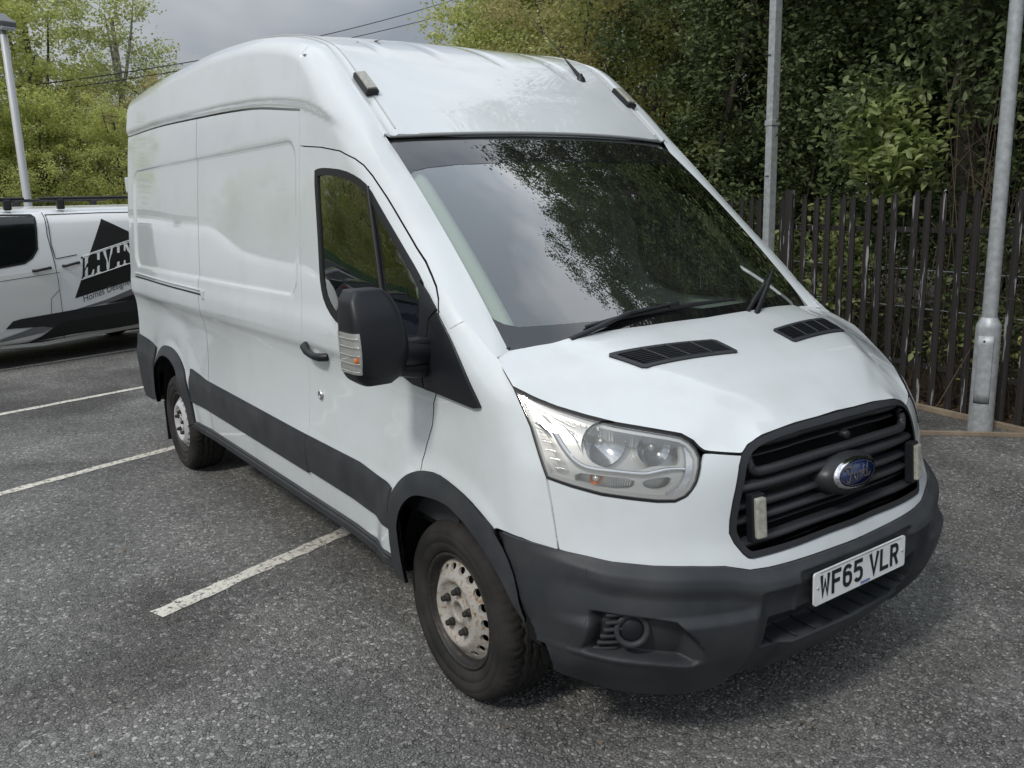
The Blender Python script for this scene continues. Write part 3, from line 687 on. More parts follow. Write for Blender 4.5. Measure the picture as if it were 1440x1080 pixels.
# ------------------------------ bumper
def bumper_point(s_, v, push=0.0, raw=False):
    """s_ = signed station along the plan (0 centre .. 8), v = 0 bottom .. 1 top"""
    a = abs(s_); sg = -1 if s_ < 0 else 1
    def xy(z, a=a):
        if a > 5:
            k = min(max((z-.2)/.01, 0), 129); r0 = PR[int(k)]; xe = float(np.interp(z, [.3, .48, .52, .6, .7, .79], [4.272, 4.262, 4.247, 4.205, 4.115, 4.07])); ae = float(np.interp(-xe, -r0[:, 0], np.arange(121)))/15; a = 5+(a-5)*(ae-5)/2.72
        k = min(max((z-.2)/.01, 0), 129); r0 = PR[int(k)]; r1 = PR[int(k)+1]; f = k-int(k); j = a/8*120; j0 = min(int(j), 119); g = j-j0
        p0 = r0[j0]*(1-g)+r0[j0+1]*g; p1 = r1[j0]*(1-g)+r1[j0+1]*g; return p0*(1-f)+p1*f
    yq = xy(.6)[1]; xq = xy(.6)[0]
    zb = float(np.interp(yq, [0, .45, .70, .80, .90, .965, .995], [.27, .262, .250, .262, .315, .39, .46]))
    zt = float(np.interp(yq, [0, .2, .41, .48, .52, .56, .66, .78, .88, .95, 1.0], [.690, .692, .695, .700, .711, .724, .736, .744, .756, .775, .790]))
    z = zb+(zt-zb)*v; p = xy(z); h = .01; q0 = xy(z)
    a2 = min(a+.05, 8.0); a_, = (a,); 
    j = min(int(a/8*120*(1 if a < 5 else .93)), 118); r = PR[min(max(int((z-.2)/.01), 0), 129)]; t = r[j+1]-r[j]; n = np.array([-t[1]*-1, 0]) if False else np.array([t[1], -t[0]]); n = n/(np.linalg.norm(n)+1e-9)
    if n[0] < 0: n = -n
    y = p[1]; prof = .014
    prof -= .020*smooth(zt-.035, zt+.004, z)*smooth(1.02, .9, y)                       # chamfered top
    prof += .016*smooth(zt-.10, zt-.05, z)*smooth(.98, .86, y)
    prof += .020*smooth(.46, .50, y)*smooth(.60, .56, z)*smooth(1.0, .9, y)            # blocks outside the centre
    prof -= .020*smooth(.300, .335, y)*smooth(.475, .445, y)*smooth(.64, .62, z)
    prof -= .026*smooth(.325, .295, y)*smooth(.50, .52, z)*smooth(.672, .655, z)
    # lower opening
    prof -= .115*smooth(.425, .405, y)*smooth(.412, .424, z)*smooth(.535, .522, z)
    # lamp recess
    top = float(np.interp(y, [.62, .64, .67, .73, .80, .92, .97], [.455, .470, .514, .580, .593, .612, .622])); bot = float(np.interp(y, [.62, .66, .78, .87, .92], [.440, .424, .450, .466, .480]))
    prof -= .060*smooth(.630, .70, y)*smooth(.925, .900, y)*smooth(top+.006, top-.012, z)*smooth(bot-.004, bot+.010, z)
    prof += .008*smooth(bot+.004, bot-.012, z)*smooth(bot-.03, bot-.012, z)*smooth(.6, .68, y)*smooth(1.0, .9, y)
    q = np.array([p[0]+n[0]*(prof-push), sg*(p[1]+n[1]*(prof-push)), z]); return q
S_ = np.concatenate([np.linspace(-7.72, -5.9, 34), np.linspace(-5.88, -3.2, 130), np.linspace(-3.17, -1.0, 110), np.linspace(-.95, 0, 14)]); S_ = np.concatenate([S_, -S_[-2::-1]])
Vv_ = np.concatenate([np.linspace(0, .30, 14), np.linspace(.31, .86, 78), np.linspace(.87, 1, 12)])
def bumper_mesh():
    G = np.array([[bumper_point(s_, v) for v in Vv_] for s_ in S_]); m_, n_, _ = G.shape
    F = [(i*n_+j, (i+1)*n_+j, (i+1)*n_+j+1, i*n_+j+1) for i in range(m_-1) for j in range(n_-1)]
    ms = MB(); ms.add(G.reshape(-1, 3), F, True)
    # turned-in lower and upper edges, and the two ends
    for col, dz, dx in ((0, .015, -.10), (n_-1, -.004, -.05)):
        A = G[:, col]; c = np.array([3.6, 0, 0]); B = A+(c-A)*np.array([1, 1, 0])/np.linalg.norm((c-A)*np.array([1, 1, 0]), axis=1)[:, None]*abs(dx)+np.array([0, 0, dz])
        ms.add(np.vstack([A, B]), [(i, i+1, m_+i+1, m_+i) for i in range(m_-1)], False)
    return ms
bumper = bumper_mesh().build('bumper', GREYP, van, fix=False)
for sgn in (-1, 1):
    # blanked fog lamp and its ribbed holder
    c = np.array([4.515, sgn*.812, .543]); d_ = np.array([.80, sgn*.55, .12]); d_ /= np.linalg.norm(d_)
    Q = Vector(d_).to_track_quat('Z', 'Y').to_matrix(); Q = np.array(Q)
    ms = MB(); pr = [(.056, -.05), (.056, .030), (.053, .036), (.042, .036), (.038, .030), (.038, .022)]
    ms.lathe(pr, (0, 0, 0), 'z', 28); ms.v = [tuple(np.array(v)@Q.T+c) for v in ms.v]; fog = ms.build('fog_lamp_blank', GREYP, van)
    ms = MB(); ms.lathe([(.038, .022), (.030, .028), (0.0001, .030)], (0, 0, 0), 'z', 28); ms.v = [tuple(np.array(v)@Q.T+c) for v in ms.v]; ms.build('blank_cover', BLACKP, fog)
    for k in range(6):
        z = .475+k*.025; y0 = .905-.01*k*.2; ms = MB()
        pA = np.array([nose_x(y0, z)+.006, sgn*y0, z]); pB = np.array([nose_x(.845, z)-.022, sgn*.845, z]); ms.tube([pA, pA*.4+pB*.6+np.array([.004, 0, 0]), pB], .0095, 6, flat=.8); ms.build('holder_rib', GREYP, bumper)
for k in range(9):                                     # ribs on the floor of the lower opening
    y = -.36+k*.09; ms = MB(); ms.tube([(nose_x(y, .42)-.10, y, .424), (nose_x(y, .42)+.006, y, .421)], .004, 6); ms.build('intake_rib', GREYP, bumper)
ms = MB(); ms.box((4.60, 0, .50), (.03, .86, .22)); ms.build('intake_back', DARK, bumper)

# ------------------------------ number plate
plate = MB(); c = np.array([4.776, 0, .592]); tl = .03
def plate_pts(u, w, h=0.0): return (c[0]-math.sin(tl)*w+h, u, c[2]+w*math.cos(tl))
hw, hh, rd = .26, .0555, .010; o_ = []
for cx_, cy_, a0 in ((hw-rd, hh-rd, 0), (-hw+rd, hh-rd, 90), (-hw+rd, -hh+rd, 180), (hw-rd, -hh+rd, 270)):
    for k in range(5): t = math.radians(a0+k*22.5); o_.append((cx_+rd*math.cos(t), cy_+rd*math.sin(t)))
n_ = len(o_); plate.add([plate_pts(u, w) for u, w in o_]+[plate_pts(u, w, -.006) for u, w in o_], [tuple(range(n_)), tuple(range(n_, 2*n_))[::-1]]+[(k, n_+k, n_+(k+1) % n_, (k+1) % n_) for k in range(n_)])
plate_o = plate.build('number_plate', PLATEW, van)
ms = MB(); ms.box((4.762, 0, .592), (.020, .50, .10), ch=.004); ms.build('plate_holder', BLACKP, van)
def stroke(ms, pts, w, f, h=.0012, closed=False):
    """flat lettering stroke with mitred corners; f maps (u, v, height) to space"""
    P = np.array(pts, float); n = len(P); L_ = []; R_ = []
    for i in range(n):
        a = P[i-1] if (i > 0 or closed) else P[i]-(P[i+1]-P[i]); b = P[(i+1) % n] if (i < n-1 or closed) else P[i]+(P[i]-P[i-1])
        e1 = (P[i]-a)/(np.linalg.norm(P[i]-a)+1e-12); e2 = (b-P[i])/(np.linalg.norm(b-P[i])+1e-12); n1 = np.array([-e1[1], e1[0]]); n2 = np.array([-e2[1], e2[0]]); q = (n1+n2)/max(1+n1@n2, .3)
        L_.append(P[i]+q*w/2); R_.append(P[i]-q*w/2)
    V = [f(*p, h) for p in L_]+[f(*p, h) for p in R_]+[f(*p, 0) for p in L_]+[f(*p, 0) for p in R_]; m = n if closed else n-1; F = []
    for i in range(m):
        j = (i+1) % n; F += [(i, j, n+j, n+i), (2*n+i, 2*n+j, j, i), (n+i, n+j, 3*n+j, 3*n+i)]
    ms.add(V, F); return ms
def arc(cx_, cy_, rx, ry, a0, a1, n=8): return [(cx_+rx*math.cos(math.radians(a0+(a1-a0)*k/n)), cy_+ry*math.sin(math.radians(a0+(a1-a0)*k/n))) for k in range(n+1)]
H_, W_, sw = .079, .050, .0135; t_, b_, l_, r_ = H_/2-sw/2, -H_/2+sw/2, -W_/2+sw/2, W_/2-sw/2
GL_ = {'W': [[(l_-.001, H_/2), (l_+.006, b_), (0, .016), (r_-.006, b_), (r_+.001, H_/2)]],
       'F': [[(l_, -H_/2), (l_, t_), (W_/2, t_)], [(l_, .001), (r_, .001)]],
       '6': [arc(0, t_-.014, r_, .014, 20, 90, 4)+arc(0, t_-.014, r_, .014, 90, 180, 5)[1:]+arc(0, b_+.016, r_, .016, 180, 360, 8)+arc(0, -.006, r_, .014, 0, 90, 4)+[(l_+.006, .008), (l_, .001)]],
       '5': [[(W_/2-.002, t_), (l_+.002, t_), (l_, .006)]+arc(0, -.008, r_, .016, 110, 0, 6)+arc(0, b_+.014, r_, .014, 0, -160, 8)],
       'V': [[(l_-.004, H_/2), (0, b_-.002), (r_+.004, H_/2)]],
       'L': [[(l_, H_/2), (l_, b_), (W_/2, b_)]],
       'R': [[(l_, -H_/2), (l_, t_), (r_-.014, t_)]+arc(r_-.014, t_-.0165, .014, .0165, 90, -90, 8)+[(l_, t_-.033)], [(.002, t_-.033), (r_+.001, -H_/2)]]}
pit = .061; us_ = [-.2045+pit*k for k in range(4)]+[-.2045+pit*4+.030+pit*k for k in range(3)]
for ch, u0 in zip('WF65VLR', us_):
    ms = MB()
    for s_ in GL_[ch]: stroke(ms, [(u+u0, v+.003) for u, v in s_], sw, lambda u, v, h: plate_pts(u, v, .0006+h))
    ms.build('plate_character', PBLACK, plate_o, fix=False)
for sgn in (-1, 1):
    ms = MB(); ms.lathe([(.0055, 0), (.0055, .002), (.002, .003), (.0001, .003)], (0, 0, 0), 'x', 10); ms.v = [tuple(np.array(v)+np.array(plate_pts(sgn*.2415, .004, .0005))) for v in ms.v]; ms.build('plate_screw', SILVERP, plate_o)
ms = MB()
for k in range(6): stroke(ms, [(-.005+k*.009, -.048), (-.003+k*.009, -.042), (.001+k*.009, -.048), (.002+k*.009, -.043)], .0018, lambda u, v, h: plate_pts(u, v, .0006+h), h=.0003)
stroke(ms, [(-.009, -.0505), (.050, -.0505)], .0012, lambda u, v, h: plate_pts(u, v, .0006+h), h=.0003)
ms.build('maker_mark', BLUEINK, plate_o, fix=False)
ms = MB(); stroke(ms, [(-.23, .0515), (.23, .0515)], .0014, lambda u, v, h: plate_pts(u, v, .0006+h), h=.0003); ms.build('plate_border', PBLACK, plate_o, fix=False)

# ------------------------------ grille
gri = empty('grille', (0, 0, 0)); gri.parent = van
def gpt(y, z, push=0.0): return np.array([nose_x(y, z)-push, y, z])
GIN = offset2d(resample(GRILLE, .02), .022); GIN = chaikin(GIN, 1)
surround = panel('grille_surround', GRILLE, 'x', NOSE, GRILLP, gri, holes=[GIN], step=.02, lift=.004, depth=.075, inset=.001)
ms = MB(); ys = np.linspace(-.55, .55, 24); V = [gpt(y, z, .085) for y in ys for z in (.66, 1.15)]; ms.add(V, [(2*i, 2*i+1, 2*i+3, 2*i+2) for i in range(23)]); ms.build('grille_back', DARK, gri)
def inner_w(z):
    g = GIN[GIN[:, 0] > 0]; xs_ = [];
    for i in range(len(GIN)):
        a, b = GIN[i], GIN[(i+1) % len(GIN)]
        if (a[1]-z)*(b[1]-z) <= 0 and a[1] != b[1]: xs_.append(abs(a[0]+(b[0]-a[0])*(z-a[1])/(b[1]-a[1])))
    return max(xs_) if xs_ else .3
def crown(y, k=.018): return k*(1-(y/.5)**2)
def bar(name, z, h, w=None, push=.012, m=GRILLP, n=30, dp=.030):
    w = w or inner_w(z)+.01; ys = np.linspace(-w, w, n); pr = [(0, -1), (.55, -.85), (1, -.35), (1, .35), (.55, .85), (0, 1)]; V = []
    for y in ys:
        zz_ = z+crown(y)-.010
        for a, b in pr: V.append((nose_x(y, zz_)-push-dp+a*dp, y, zz_+b*h/2))
    ms = MB(); q = len(pr); ms.add(V, [(i*q+k, i*q+k+1, (i+1)*q+k+1, (i+1)*q+k) for i in range(n-1) for k in range(q-1)], True); return ms.build(name, m, gri)
# upper loop
lw, zt_, zb_ = .425, 1.052, .985
def loop_path(w, z0, z1, r):
    P = []
    for cx_, cz, a0 in ((w-r, z1-r, 0), (-w+r, z1-r, 90), (-w+r*1.0, z0+r, 180), (w-r, z0+r, 270)):
        for k in range(7): t = math.radians(a0+k*15); P.append((cx_+r*math.cos(t), cz+r*math.sin(t)))
    return chaikin(resample(P, .03), 1)
for nm, w, z0, z1, r in (('upper_loop', .425, .990, 1.075, .034), ):
    pa = loop_path(w, z0, z1, r); pts = [(nose_x(y, z+crown(y))-.022, y, z+crown(y)-.008) for y, z in pa]; pts.append(pts[0]); ms = MB(); ms.tube(pts, .0165, 10, cap=False); ms.build(nm, GRILLP, gri)
pa = [(-.10, .945), (-.38, .945), (-.435, .935), (-.455, .905), (-.455, .86), (-.44, .84)]; pa = chaikin(pa, 2, False)
bar('grille_bar', .950, .034, push=.006); bar('grille_bar', .893, .030, push=.012); bar('grille_bar', .848, .030, push=.012); bar('grille_bar', .778, .030, push=.010)
bar('grille_bar', .735, .026, push=.006)
for z in (1.035, .922, .812, .872): bar('thin_bar', z, .008, w=inner_w(z)-.05, push=.040, dp=.02)
ms = MB(); ms.lathe([(.016, 0), (.016, .03), (.012, .036), (.0001, .038)], (0, 0, 0), 'x', 14); ms.v = [tuple(np.array(v)+np.array([nose_x(.03, 1.04)-.045, .03, 1.035])) for v in ms.v]; ms.build('bonnet_lock_cap', BLACKP, gri)
# badge
bc = np.array([4.708, -.012, .921])
bt_ = -.20   # leans back with the nose
def bpt(u, v, h=0.0): return np.array([bc[0]+h*math.cos(bt_)+v*math.sin(bt_), bc[1]+u, bc[2]+v*math.cos(bt_)-h*math.sin(bt_)])
def ell(ms, a, b, h0, h1, n=40, inner=None, dome=0.0):
    V = [bpt(a*math.cos(t), b*math.sin(t), h1) for t in np.linspace(0, 2*math.pi, n, endpoint=False)]+[bpt(a*math.cos(t), b*math.sin(t), h0) for t in np.linspace(0, 2*math.pi, n, endpoint=False)]
    F = [(k, n+k, n+(k+1) % n, (k+1) % n) for k in range(n)]
    if inner:
        V += [bpt(inner[0]*math.cos(t), inner[1]*math.sin(t), inner[2]) for t in np.linspace(0, 2*math.pi, n, endpoint=False)]; F += [(k, (k+1) % n, 2*n+(k+1) % n, 2*n+k) for k in range(n)]
    else: V.append(bpt(0, 0, h1+dome)); F += [(k, (k+1) % n, 2*n) for k in range(n)]
    ms.add(V, F, True); return ms
badge = ell(MB(), .138, .070, -.05, .014, inner=(.108, .050, .030)).build('badge_mount', GRILLP, van)
ell(MB(), .112, .0525, .0, .034, inner=(.101, .0440, .041)).build('badge_ring', CHROME, badge)
ell(MB(), .101, .0440, .02, .038, dome=.004).build('badge_oval', BADGEB, badge)
fx = lambda u, v, h: bpt(u*1.27, v*1.25, .0412+h+.002*(1-(u/.08)**2))
W1 = .0036; ms = MB()
F_ = chaikin([(-.046, .012), (-.052, .016), (-.050, .021), (-.040, .021), (-.026, .018), (-.014, .021), (-.009, .025)], 2, False)
stroke(ms, F_, W1, fx); stroke(ms, chaikin([(-.028, .019), (-.032, .004), (-.037, -.010), (-.043, -.018), (-.050, -.018), (-.052, -.013)], 2, False), W1, fx)
stroke(ms, chaikin([(-.044, .002), (-.034, .003), (-.026, .003), (-.021, .006)], 2, False), W1*.8, fx)
stroke(ms, arc(-.012, -.006, .0075, .0095, 80, 440, 16), W1*.85, fx); stroke(ms, chaikin([(-.006, .001), (.000, .002), (.005, .004)], 1, False), W1*.6, fx)
stroke(ms, chaikin([(.006, .005), (.008, .001), (.007, -.006), (.006, -.015)], 2, False), W1*.9, fx); stroke(ms, chaikin([(.008, -.004), (.012, .002), (.016, .004), (.019, .002)], 2, False), W1*.8, fx)
stroke(ms, arc(.029, -.006, .0075, .0090, 60, 420, 16), W1*.85, fx); stroke(ms, chaikin([(.046, .023), (.043, .014), (.039, .002), (.037, -.008), (.039, -.015), (.045, -.014), (.051, -.008)], 2, False), W1*.9, fx)
stroke(ms, chaikin([(.0195, -.002), (.021, -.004)], 1, False), W1*.6, fx)
ms.build('badge_script', CHROME, badge, fix=False)
stroke(MB(), arc(0, 0, .073, .0305, 0, 360, 40), .0012, fx).build('badge_line', CHROME, badge, fix=False)

# ------------------------------ headlights (right one, then mirrored)
HL = [(722, 547), (752, 561), (783, 573), (825, 586), (866.7, 596.5), (908, 603.5), (940, 609), (958, 613), (970, 620), (979, 630), (985, 643), (985, 657), (981, 676), (974, 690), (964, 700), (950, 706), (925, 706), (887.5, 702), (845.8, 696), (804, 684.7), (768, 672), (757, 640), (745, 600)]
HL3 = sights(HL, NOSE); hc = AXES['c']; HL2 = np.stack([HL3@hc[1], HL3@hc[2]], 1)
def c2(pts): P = sights(pts, NOSE); return np.stack([P@hc[1], P@hc[2]], 1)
hl = empty('headlight', (0, 0, 0)); hl.parent = van
panel('lamp_lens', HL2, 'c', NOSE, LENS, hl, step=.03, inset=.006, lift=.003, depth=.004)
panel('lamp_gasket', offset2d(HL2, -.001), 'c', NOSE, RUBBER, hl, holes=[offset2d(HL2, .007)], step=.02, inset=0, lift=-.002, depth=.03)
panel('lamp_housing', HL2, 'c', NOSE, SILVERP, hl, step=.04, inset=.004, lift=-.10, rim=False)
panel('lamp_wall', offset2d(HL2, .006), 'c', NOSE, SILVERP, hl, holes=[offset2d(HL2, .016)], step=.02, inset=0, lift=-.006, depth=.10)
BOWL = [(818.8, 620), (821, 610), (827, 603), (837.5, 598.5), (862, 602), (887.5, 607), (920, 611.5), (950, 616), (958, 622), (960, 634), (960, 648), (954, 654), (921, 653), (900, 661), (880, 661), (858, 658.5), (835, 651), (824, 640)]
IND = [(806, 664), (838, 668), (893.8, 674), (893, 688), (868, 690), (841.7, 687), (806, 681)]
LAD = [(744, 586), (764, 597), (775, 612), (785, 632), (795, 650), (800, 668), (785, 669), (772, 664)]
LOW = [(905, 677), (928, 672), (948, 671), (946, 686), (925, 692), (906, 686)]
panel('lamp_bezel', offset2d(HL2, .014), 'c', NOSE, SILVERP, hl, holes=[chaikin(c2(BOWL), 1), chaikin(c2(IND), 1), chaikin(c2(LAD), 1), chaikin(c2(LOW), 1)], step=.02, inset=0, lift=-.030, depth=.03)
def bowl(c3, r, dp, m, nm, off):
    d_ = np.array([.93, -.36, .0]); d_ /= np.linalg.norm(d_); Q = np.array(Vector(d_).to_track_quat('Z', 'Y').to_matrix()); ms = MB()
    ms.lathe([(r*k, dp*(k*k-1)) for k in np.linspace(.12, 1, 10)], (0, 0, 0), 'z', 28); ms.v = [tuple(np.array(v)@Q.T+c3-d_*off) for v in ms.v]; o = ms.build(nm, m, hl)
    ms = MB(); ms.lathe([(.0001, .028), (.008, .026), (.011, .018), (.011, -.01)], (0, 0, 0), 'z', 14); ms.v = [tuple(np.array(v)@Q.T+c3-d_*(off+dp*.8)) for v in ms.v]; ms.build('bulb_cap', SILVERP, hl)
    return o
bowl(sight(856, 629, NOSE), .074, .055, REFL, 'main_reflector', .045); bowl(sight(928, 636, NOSE), .055, .045, REFL, 'dipped_reflector', .045)
bowl(sight(846, 679, NOSE), .022, .02, AMBER, 'indicator_reflector', .050)
for k in range(6):
    p0 = sight(748+k*7, 597+k*13, NOSE); p1 = sight(764+k*6.5, 602+k*12.5, NOSE); ms = MB(); ms.tube([p0-np.array([.03, -.02, 0]), p1-np.array([.03, -.02, 0])], .002, 5); ms.build('lamp_step', CHROME, hl)
for k in range(9):
    p0 = sight(862+k*4, 673+k*.4, NOSE); p1 = sight(862+k*3.4, 689, NOSE); ms = MB(); ms.tube([p0-np.array([.035, -.02, 0]), p1-np.array([.035, -.02, 0])], .0022, 5); ms.build('lamp_flute', REFL, hl)
for k in range(5):
    p0 = sight(770+k*9, 582+k*8, NOSE); p1 = sight(806+k*3, 594+k*11, NOSE); ms = MB(); ms.tube([p0-np.array([.028, -.02, 0]), p1-np.array([.028, -.02, 0])], .0022, 5); ms.build('lamp_flute', REFL, hl)
STR = chaikin([(748, 578), (758, 586), (769, 594), (781, 610), (794, 633), (810, 653), (829, 663), (866.7, 667), (908, 671.5), (925, 668), (946, 663), (975, 664)], 2, False)
sp = sights(STR, NOSE); sp = sp-np.array([.022, -.013, 0]); ms = MB(); ms.tube(sp, np.interp(np.arange(len(sp)), [0, 8, len(sp)-8, len(sp)-1], [.004, .0095, .0085, .004]), 8); ms.build('chrome_blade', CHROME, hl)
RIM = c2([(966, 617), (976, 627), (981, 645), (981, 660), (977, 677), (970, 690), (960, 700), (948, 702), (936, 696), (948, 692), (960, 682), (967, 664), (967, 640), (962, 622)])
panel('lamp_bezel_edge', chaikin(RIM, 1), 'c', NOSE, CHROME, hl, step=.02, inset=0, lift=-.018, depth=.01)
hl_l = mirror_copy if False else None
def mirror_tree(e, parent):
    c_ = bpy.data.objects.new(e.name.split('.')[0], None); COL.objects.link(c_); c_.parent = parent; c_.empty_display_size = .1
    for ch in list(e.children): mirror_copy(ch, c_)
    return c_
mirror_tree(hl, van)
ms = MB(); ms.box((4.2, 0, .95), (.3, 1.3, .5)); ms.build('engine_block', DARK, van)

# ------------------------------ bonnet vents
VR = [(4.170, .600), (4.252, .160), (4.360, .152), (4.305, .550)]
for sgn in (-1, 1):
    o2 = chaikin([(x, sgn*y) for x, y in resample(VR, .05)], 1)
    vo = panel('bonnet_vent', o2, 'z', BONNET, GREYP, bonnet, holes=[offset2d(o2, .016)], step=.03, inset=0, lift=.006, depth=.016)
    panel('vent_well', offset2d(o2, .012), 'z', BONNET, DARK, vo, step=.05, inset=0, lift=.0015, rim=False)
    def vp(a, b): # a along the width 0..1, b front-rear 0..1
        p = np.array(VR); return (p[0]*(1-a)+p[1]*a)*(1-b)+(p[3]*(1-a)+p[2]*a)*b
    for k in range(8):
        b = .16+k*.096; pts = [vp(a, b) for a in np.linspace(.06, .95, 10)]
        pts = [(x, sgn*y, float(bonnet_z(np.array([[x]]), np.array([[y]]))[0, 0])+.005) for x, y in pts]; ms = MB(); ms.tube(pts, .0035, 4, up=[0, 0, 1]); ms.build('vent_fin', BLACKP, vo)
    for a in (.28, .50, .73):
        pts = [vp(a, b) for b in np.linspace(.08, .92, 5)]; pts = [(x, sgn*y, float(bonnet_z(np.array([[x]]), np.array([[y]]))[0, 0])+.008) for x, y in pts]; ms = MB(); ms.tube(pts, .003, 4, up=[0, 0, 1]); ms.build('vent_divider', GREYP, vo)
ms = MB(); p = sight(714, 491, BONNET); ms.lathe([(.012, 0), (.010, .006), (.0001, .008)], p, 'z', 12); ms.build('washer_jet', BLACKP, bonnet)
ms = MB(); ms.add([(4.07, -.82, 1.27), (4.07, .82, 1.27), (3.90, .82, 1.29), (3.90, -.82, 1.29)], [(0, 1, 2, 3)]); ms.build('scuttle', BLACKP, van)

# ------------------------------ mirror, sail panel, handle, lock
def mirror_row(z):
    t = (z-1.235)/.325
    yo = float(interp(z, [1.235, 1.26, 1.30, 1.42, 1.52, 1.56], [-1.255, -1.288, -1.302, -1.305, -1.296, -1.272])[0]); yi = float(interp(z, [1.235, 1.27, 1.36, 1.46, 1.53, 1.56], [-1.15, -1.112, -1.095, -1.11, -1.132, -1.160])[0])
    xf = float(interp(z, [1.235, 1.28, 1.36, 1.46, 1.56], [3.695, 3.728, 3.742, 3.728, 3.68])[0]); xb = float(interp(z, [1.235, 1.28, 1.56], [3.60, 3.575, 3.575])[0]); return yo, yi, xf, xb
def mirror_pt(z, a, k=1.0):
    yo, yi, xf, xb = mirror_row(z); cy, hy = (yo+yi)/2, abs(yi-yo)/2; c_, s_ = math.cos(a), math.sin(a)
    ex = .40; x = xb+(xf-xb)*(.45+.55*np.sign(c_)*abs(c_)**ex) if c_ > 0 else xb+(xf-xb)*.45*(1-abs(c_)**.4); y = cy-hy*np.sign(s_)*abs(s_)**ex
    return np.array([x+(.006*(k > 1)) , y-(.006 if k > 1 else 0)*(1 if s_ > 0 else -1), z])
zs_ = np.concatenate([np.linspace(1.235, 1.27, 7), np.linspace(1.28, 1.50, 14), np.linspace(1.51, 1.56, 8)]); as_ = np.linspace(0, 2*math.pi, 48, endpoint=False)
ms = MB(); V = [mirror_pt(z, a) for z in zs_ for a in as_]; m_, n_ = len(zs_), len(as_)
V = V+[np.mean(V[:n_], 0)-np.array([0, 0, .004]), np.mean(V[-n_:], 0)+np.array([0, 0, .004])]
F = [(i*n_+k, i*n_+(k+1) % n_, (i+1)*n_+(k+1) % n_, (i+1)*n_+k) for i in range(m_-1) for k in range(n_)]+[(k, m_*n_, (k+1) % n_) for k in range(n_)]+[((m_-1)*n_+k, (m_-1)*n_+(k+1) % n_, m_*n_+1) for k in range(n_)]
dm = empty('door_mirror', (0, 0, 0)); dm.parent = van
ms.add(V, F, True); shell = ms.build('mirror_shell', BLACKP, dm)
ms = MB(); ms.box((3.576, -1.198, 1.41), (.006, .165, .24), ch=.002); ms.build('mirror_glass', CHROME, dm)
ms = MB(); zz_ = np.linspace(1.285, 1.425, 12); aa_ = np.linspace(.62, 1.9, 16); V = [mirror_pt(z, a, 2) for z in zz_ for a in aa_]; V2 = [mirror_pt(z, a) for z in zz_ for a in aa_]
q = len(aa_); ms.add(V, [(i*q+k, i*q+k+1, (i+1)*q+k+1, (i+1)*q+k) for i in range(11) for k in range(q-1)], True)
per = [k for k in range(q)]+[i*q+q-1 for i in range(1, 12)]+[11*q+k for k in range(q-2, -1, -1)]+[i*q for i in range(10, 0, -1)]
ms.add([V[i] for i in per]+[V2[i] for i in per], [(k, (k+1) % len(per), len(per)+(k+1) % len(per), len(per)+k) for k in range(len(per))])
ms.build('mirror_indicator', LENS, dm)
ms = MB(); V = [mirror_pt(z, a)+np.array([.002, -.001, 0]) for z in zz_ for a in aa_]; ms.add(V, [(i*q+k, i*q+k+1, (i+1)*q+k+1, (i+1)*q+k) for i in range(11) for k in range(q-1)], True); ms.build('indicator_reflector', mat('indicator_silver', (.70, .70, .70), .25, metal=.6), dm)
ms = MB(); p = mirror_pt(1.335, 1.0)+np.array([.004, -.002, 0]); ms.lathe([(.012, 0), (.009, .004), (.0001, .005)], p, 'x', 12); ms.build('indicator_bulb', AMBER, dm)
for k in range(5):
    z = 1.295+k*.028; ms = MB(); ms.tube([mirror_pt(z, a, 2)+np.array([.001, -.001, 0]) for a in np.linspace(.7, 1.85, 10)], .0022, 5); ms.build('indicator_rib', STROBE, dm)
ms = MB(); ms.tube([(3.655, -1.13, 1.335), (3.655, -1.06, 1.325), (3.645, -.985, 1.32)], [.052, .050, .050], 12, flat=1.0); ms.tube([(3.64, -1.12, 1.272), (3.64, -1.04, 1.262), (3.635, -.975, 1.258)], [.026, .034, .040], 10)
ms.box((3.65, -1.055, 1.345), (.075, .15, .055), ch=.012); ms.build('mirror_arm', BLACKP, dm)
panel('sail_panel', sights(sail_px, SIDE), 'y', SIDE, BLACKP, van, step=.03, lift=.014, depth=.03, inset=.0015, mirror=True)
panel('sail_base', sights([(592, 394), (604, 413), (616, 436), (607, 448), (602.5, 483), (600.5, 545), (585, 539), (571, 528), (574, 500), (586, 482), (593, 470), (594, 430)], SIDE), 'y', SIDE, BLACKP, door, step=.03, lift=.014, depth=.03, inset=.001)
ms = MB(); hz = [(2.525, 1.212), (2.540, 1.206), (2.58, 1.186), (2.62, 1.180), (2.67, 1.176), (2.715, 1.178), (2.735, 1.178)]
pts = [(x, -sy(x, z)-d, z) for (x, z), d in zip(hz, (.004, .022, .034, .037, .037, .032, .004))]; ms.tube(pts, [.017, .020, .017, .016, .017, .019, .019], 10, flat=1.0); ms.build('door_handle', BLACKP, door)
ms = MB(); c_ = (2.615, -sy(2.615, 1.19)-.0005, 1.198); ms.lathe([(.036, 0), (.034, -.0015), (.030, -.002), (.0001, .001)], c_, 'y', 24); ms.build('handle_dish', WHITE, door)
ms = MB(); ms.lathe([(.024, 0), (.022, -.010), (.013, -.013), (.012, -.007), (.0001, -.007)], (2.62, -sy(2.62, .985), .985), 'y', 24); ms.build('lock_cover', CHROME, door)
mirror_copy(door, van)
dml = bpy.data.objects.new('door_mirror', None); COL.objects.link(dml); dml.parent = van; dml.empty_display_size = .1
for ch in list(dm.children): mirror_copy(ch, dml)
_pv = Matrix.Translation((3.62, .985, 0)); dml.matrix_local = _pv @ Matrix.Rotation(math.radians(72), 4, 'Z') @ _pv.inverted()      # folded back against the door
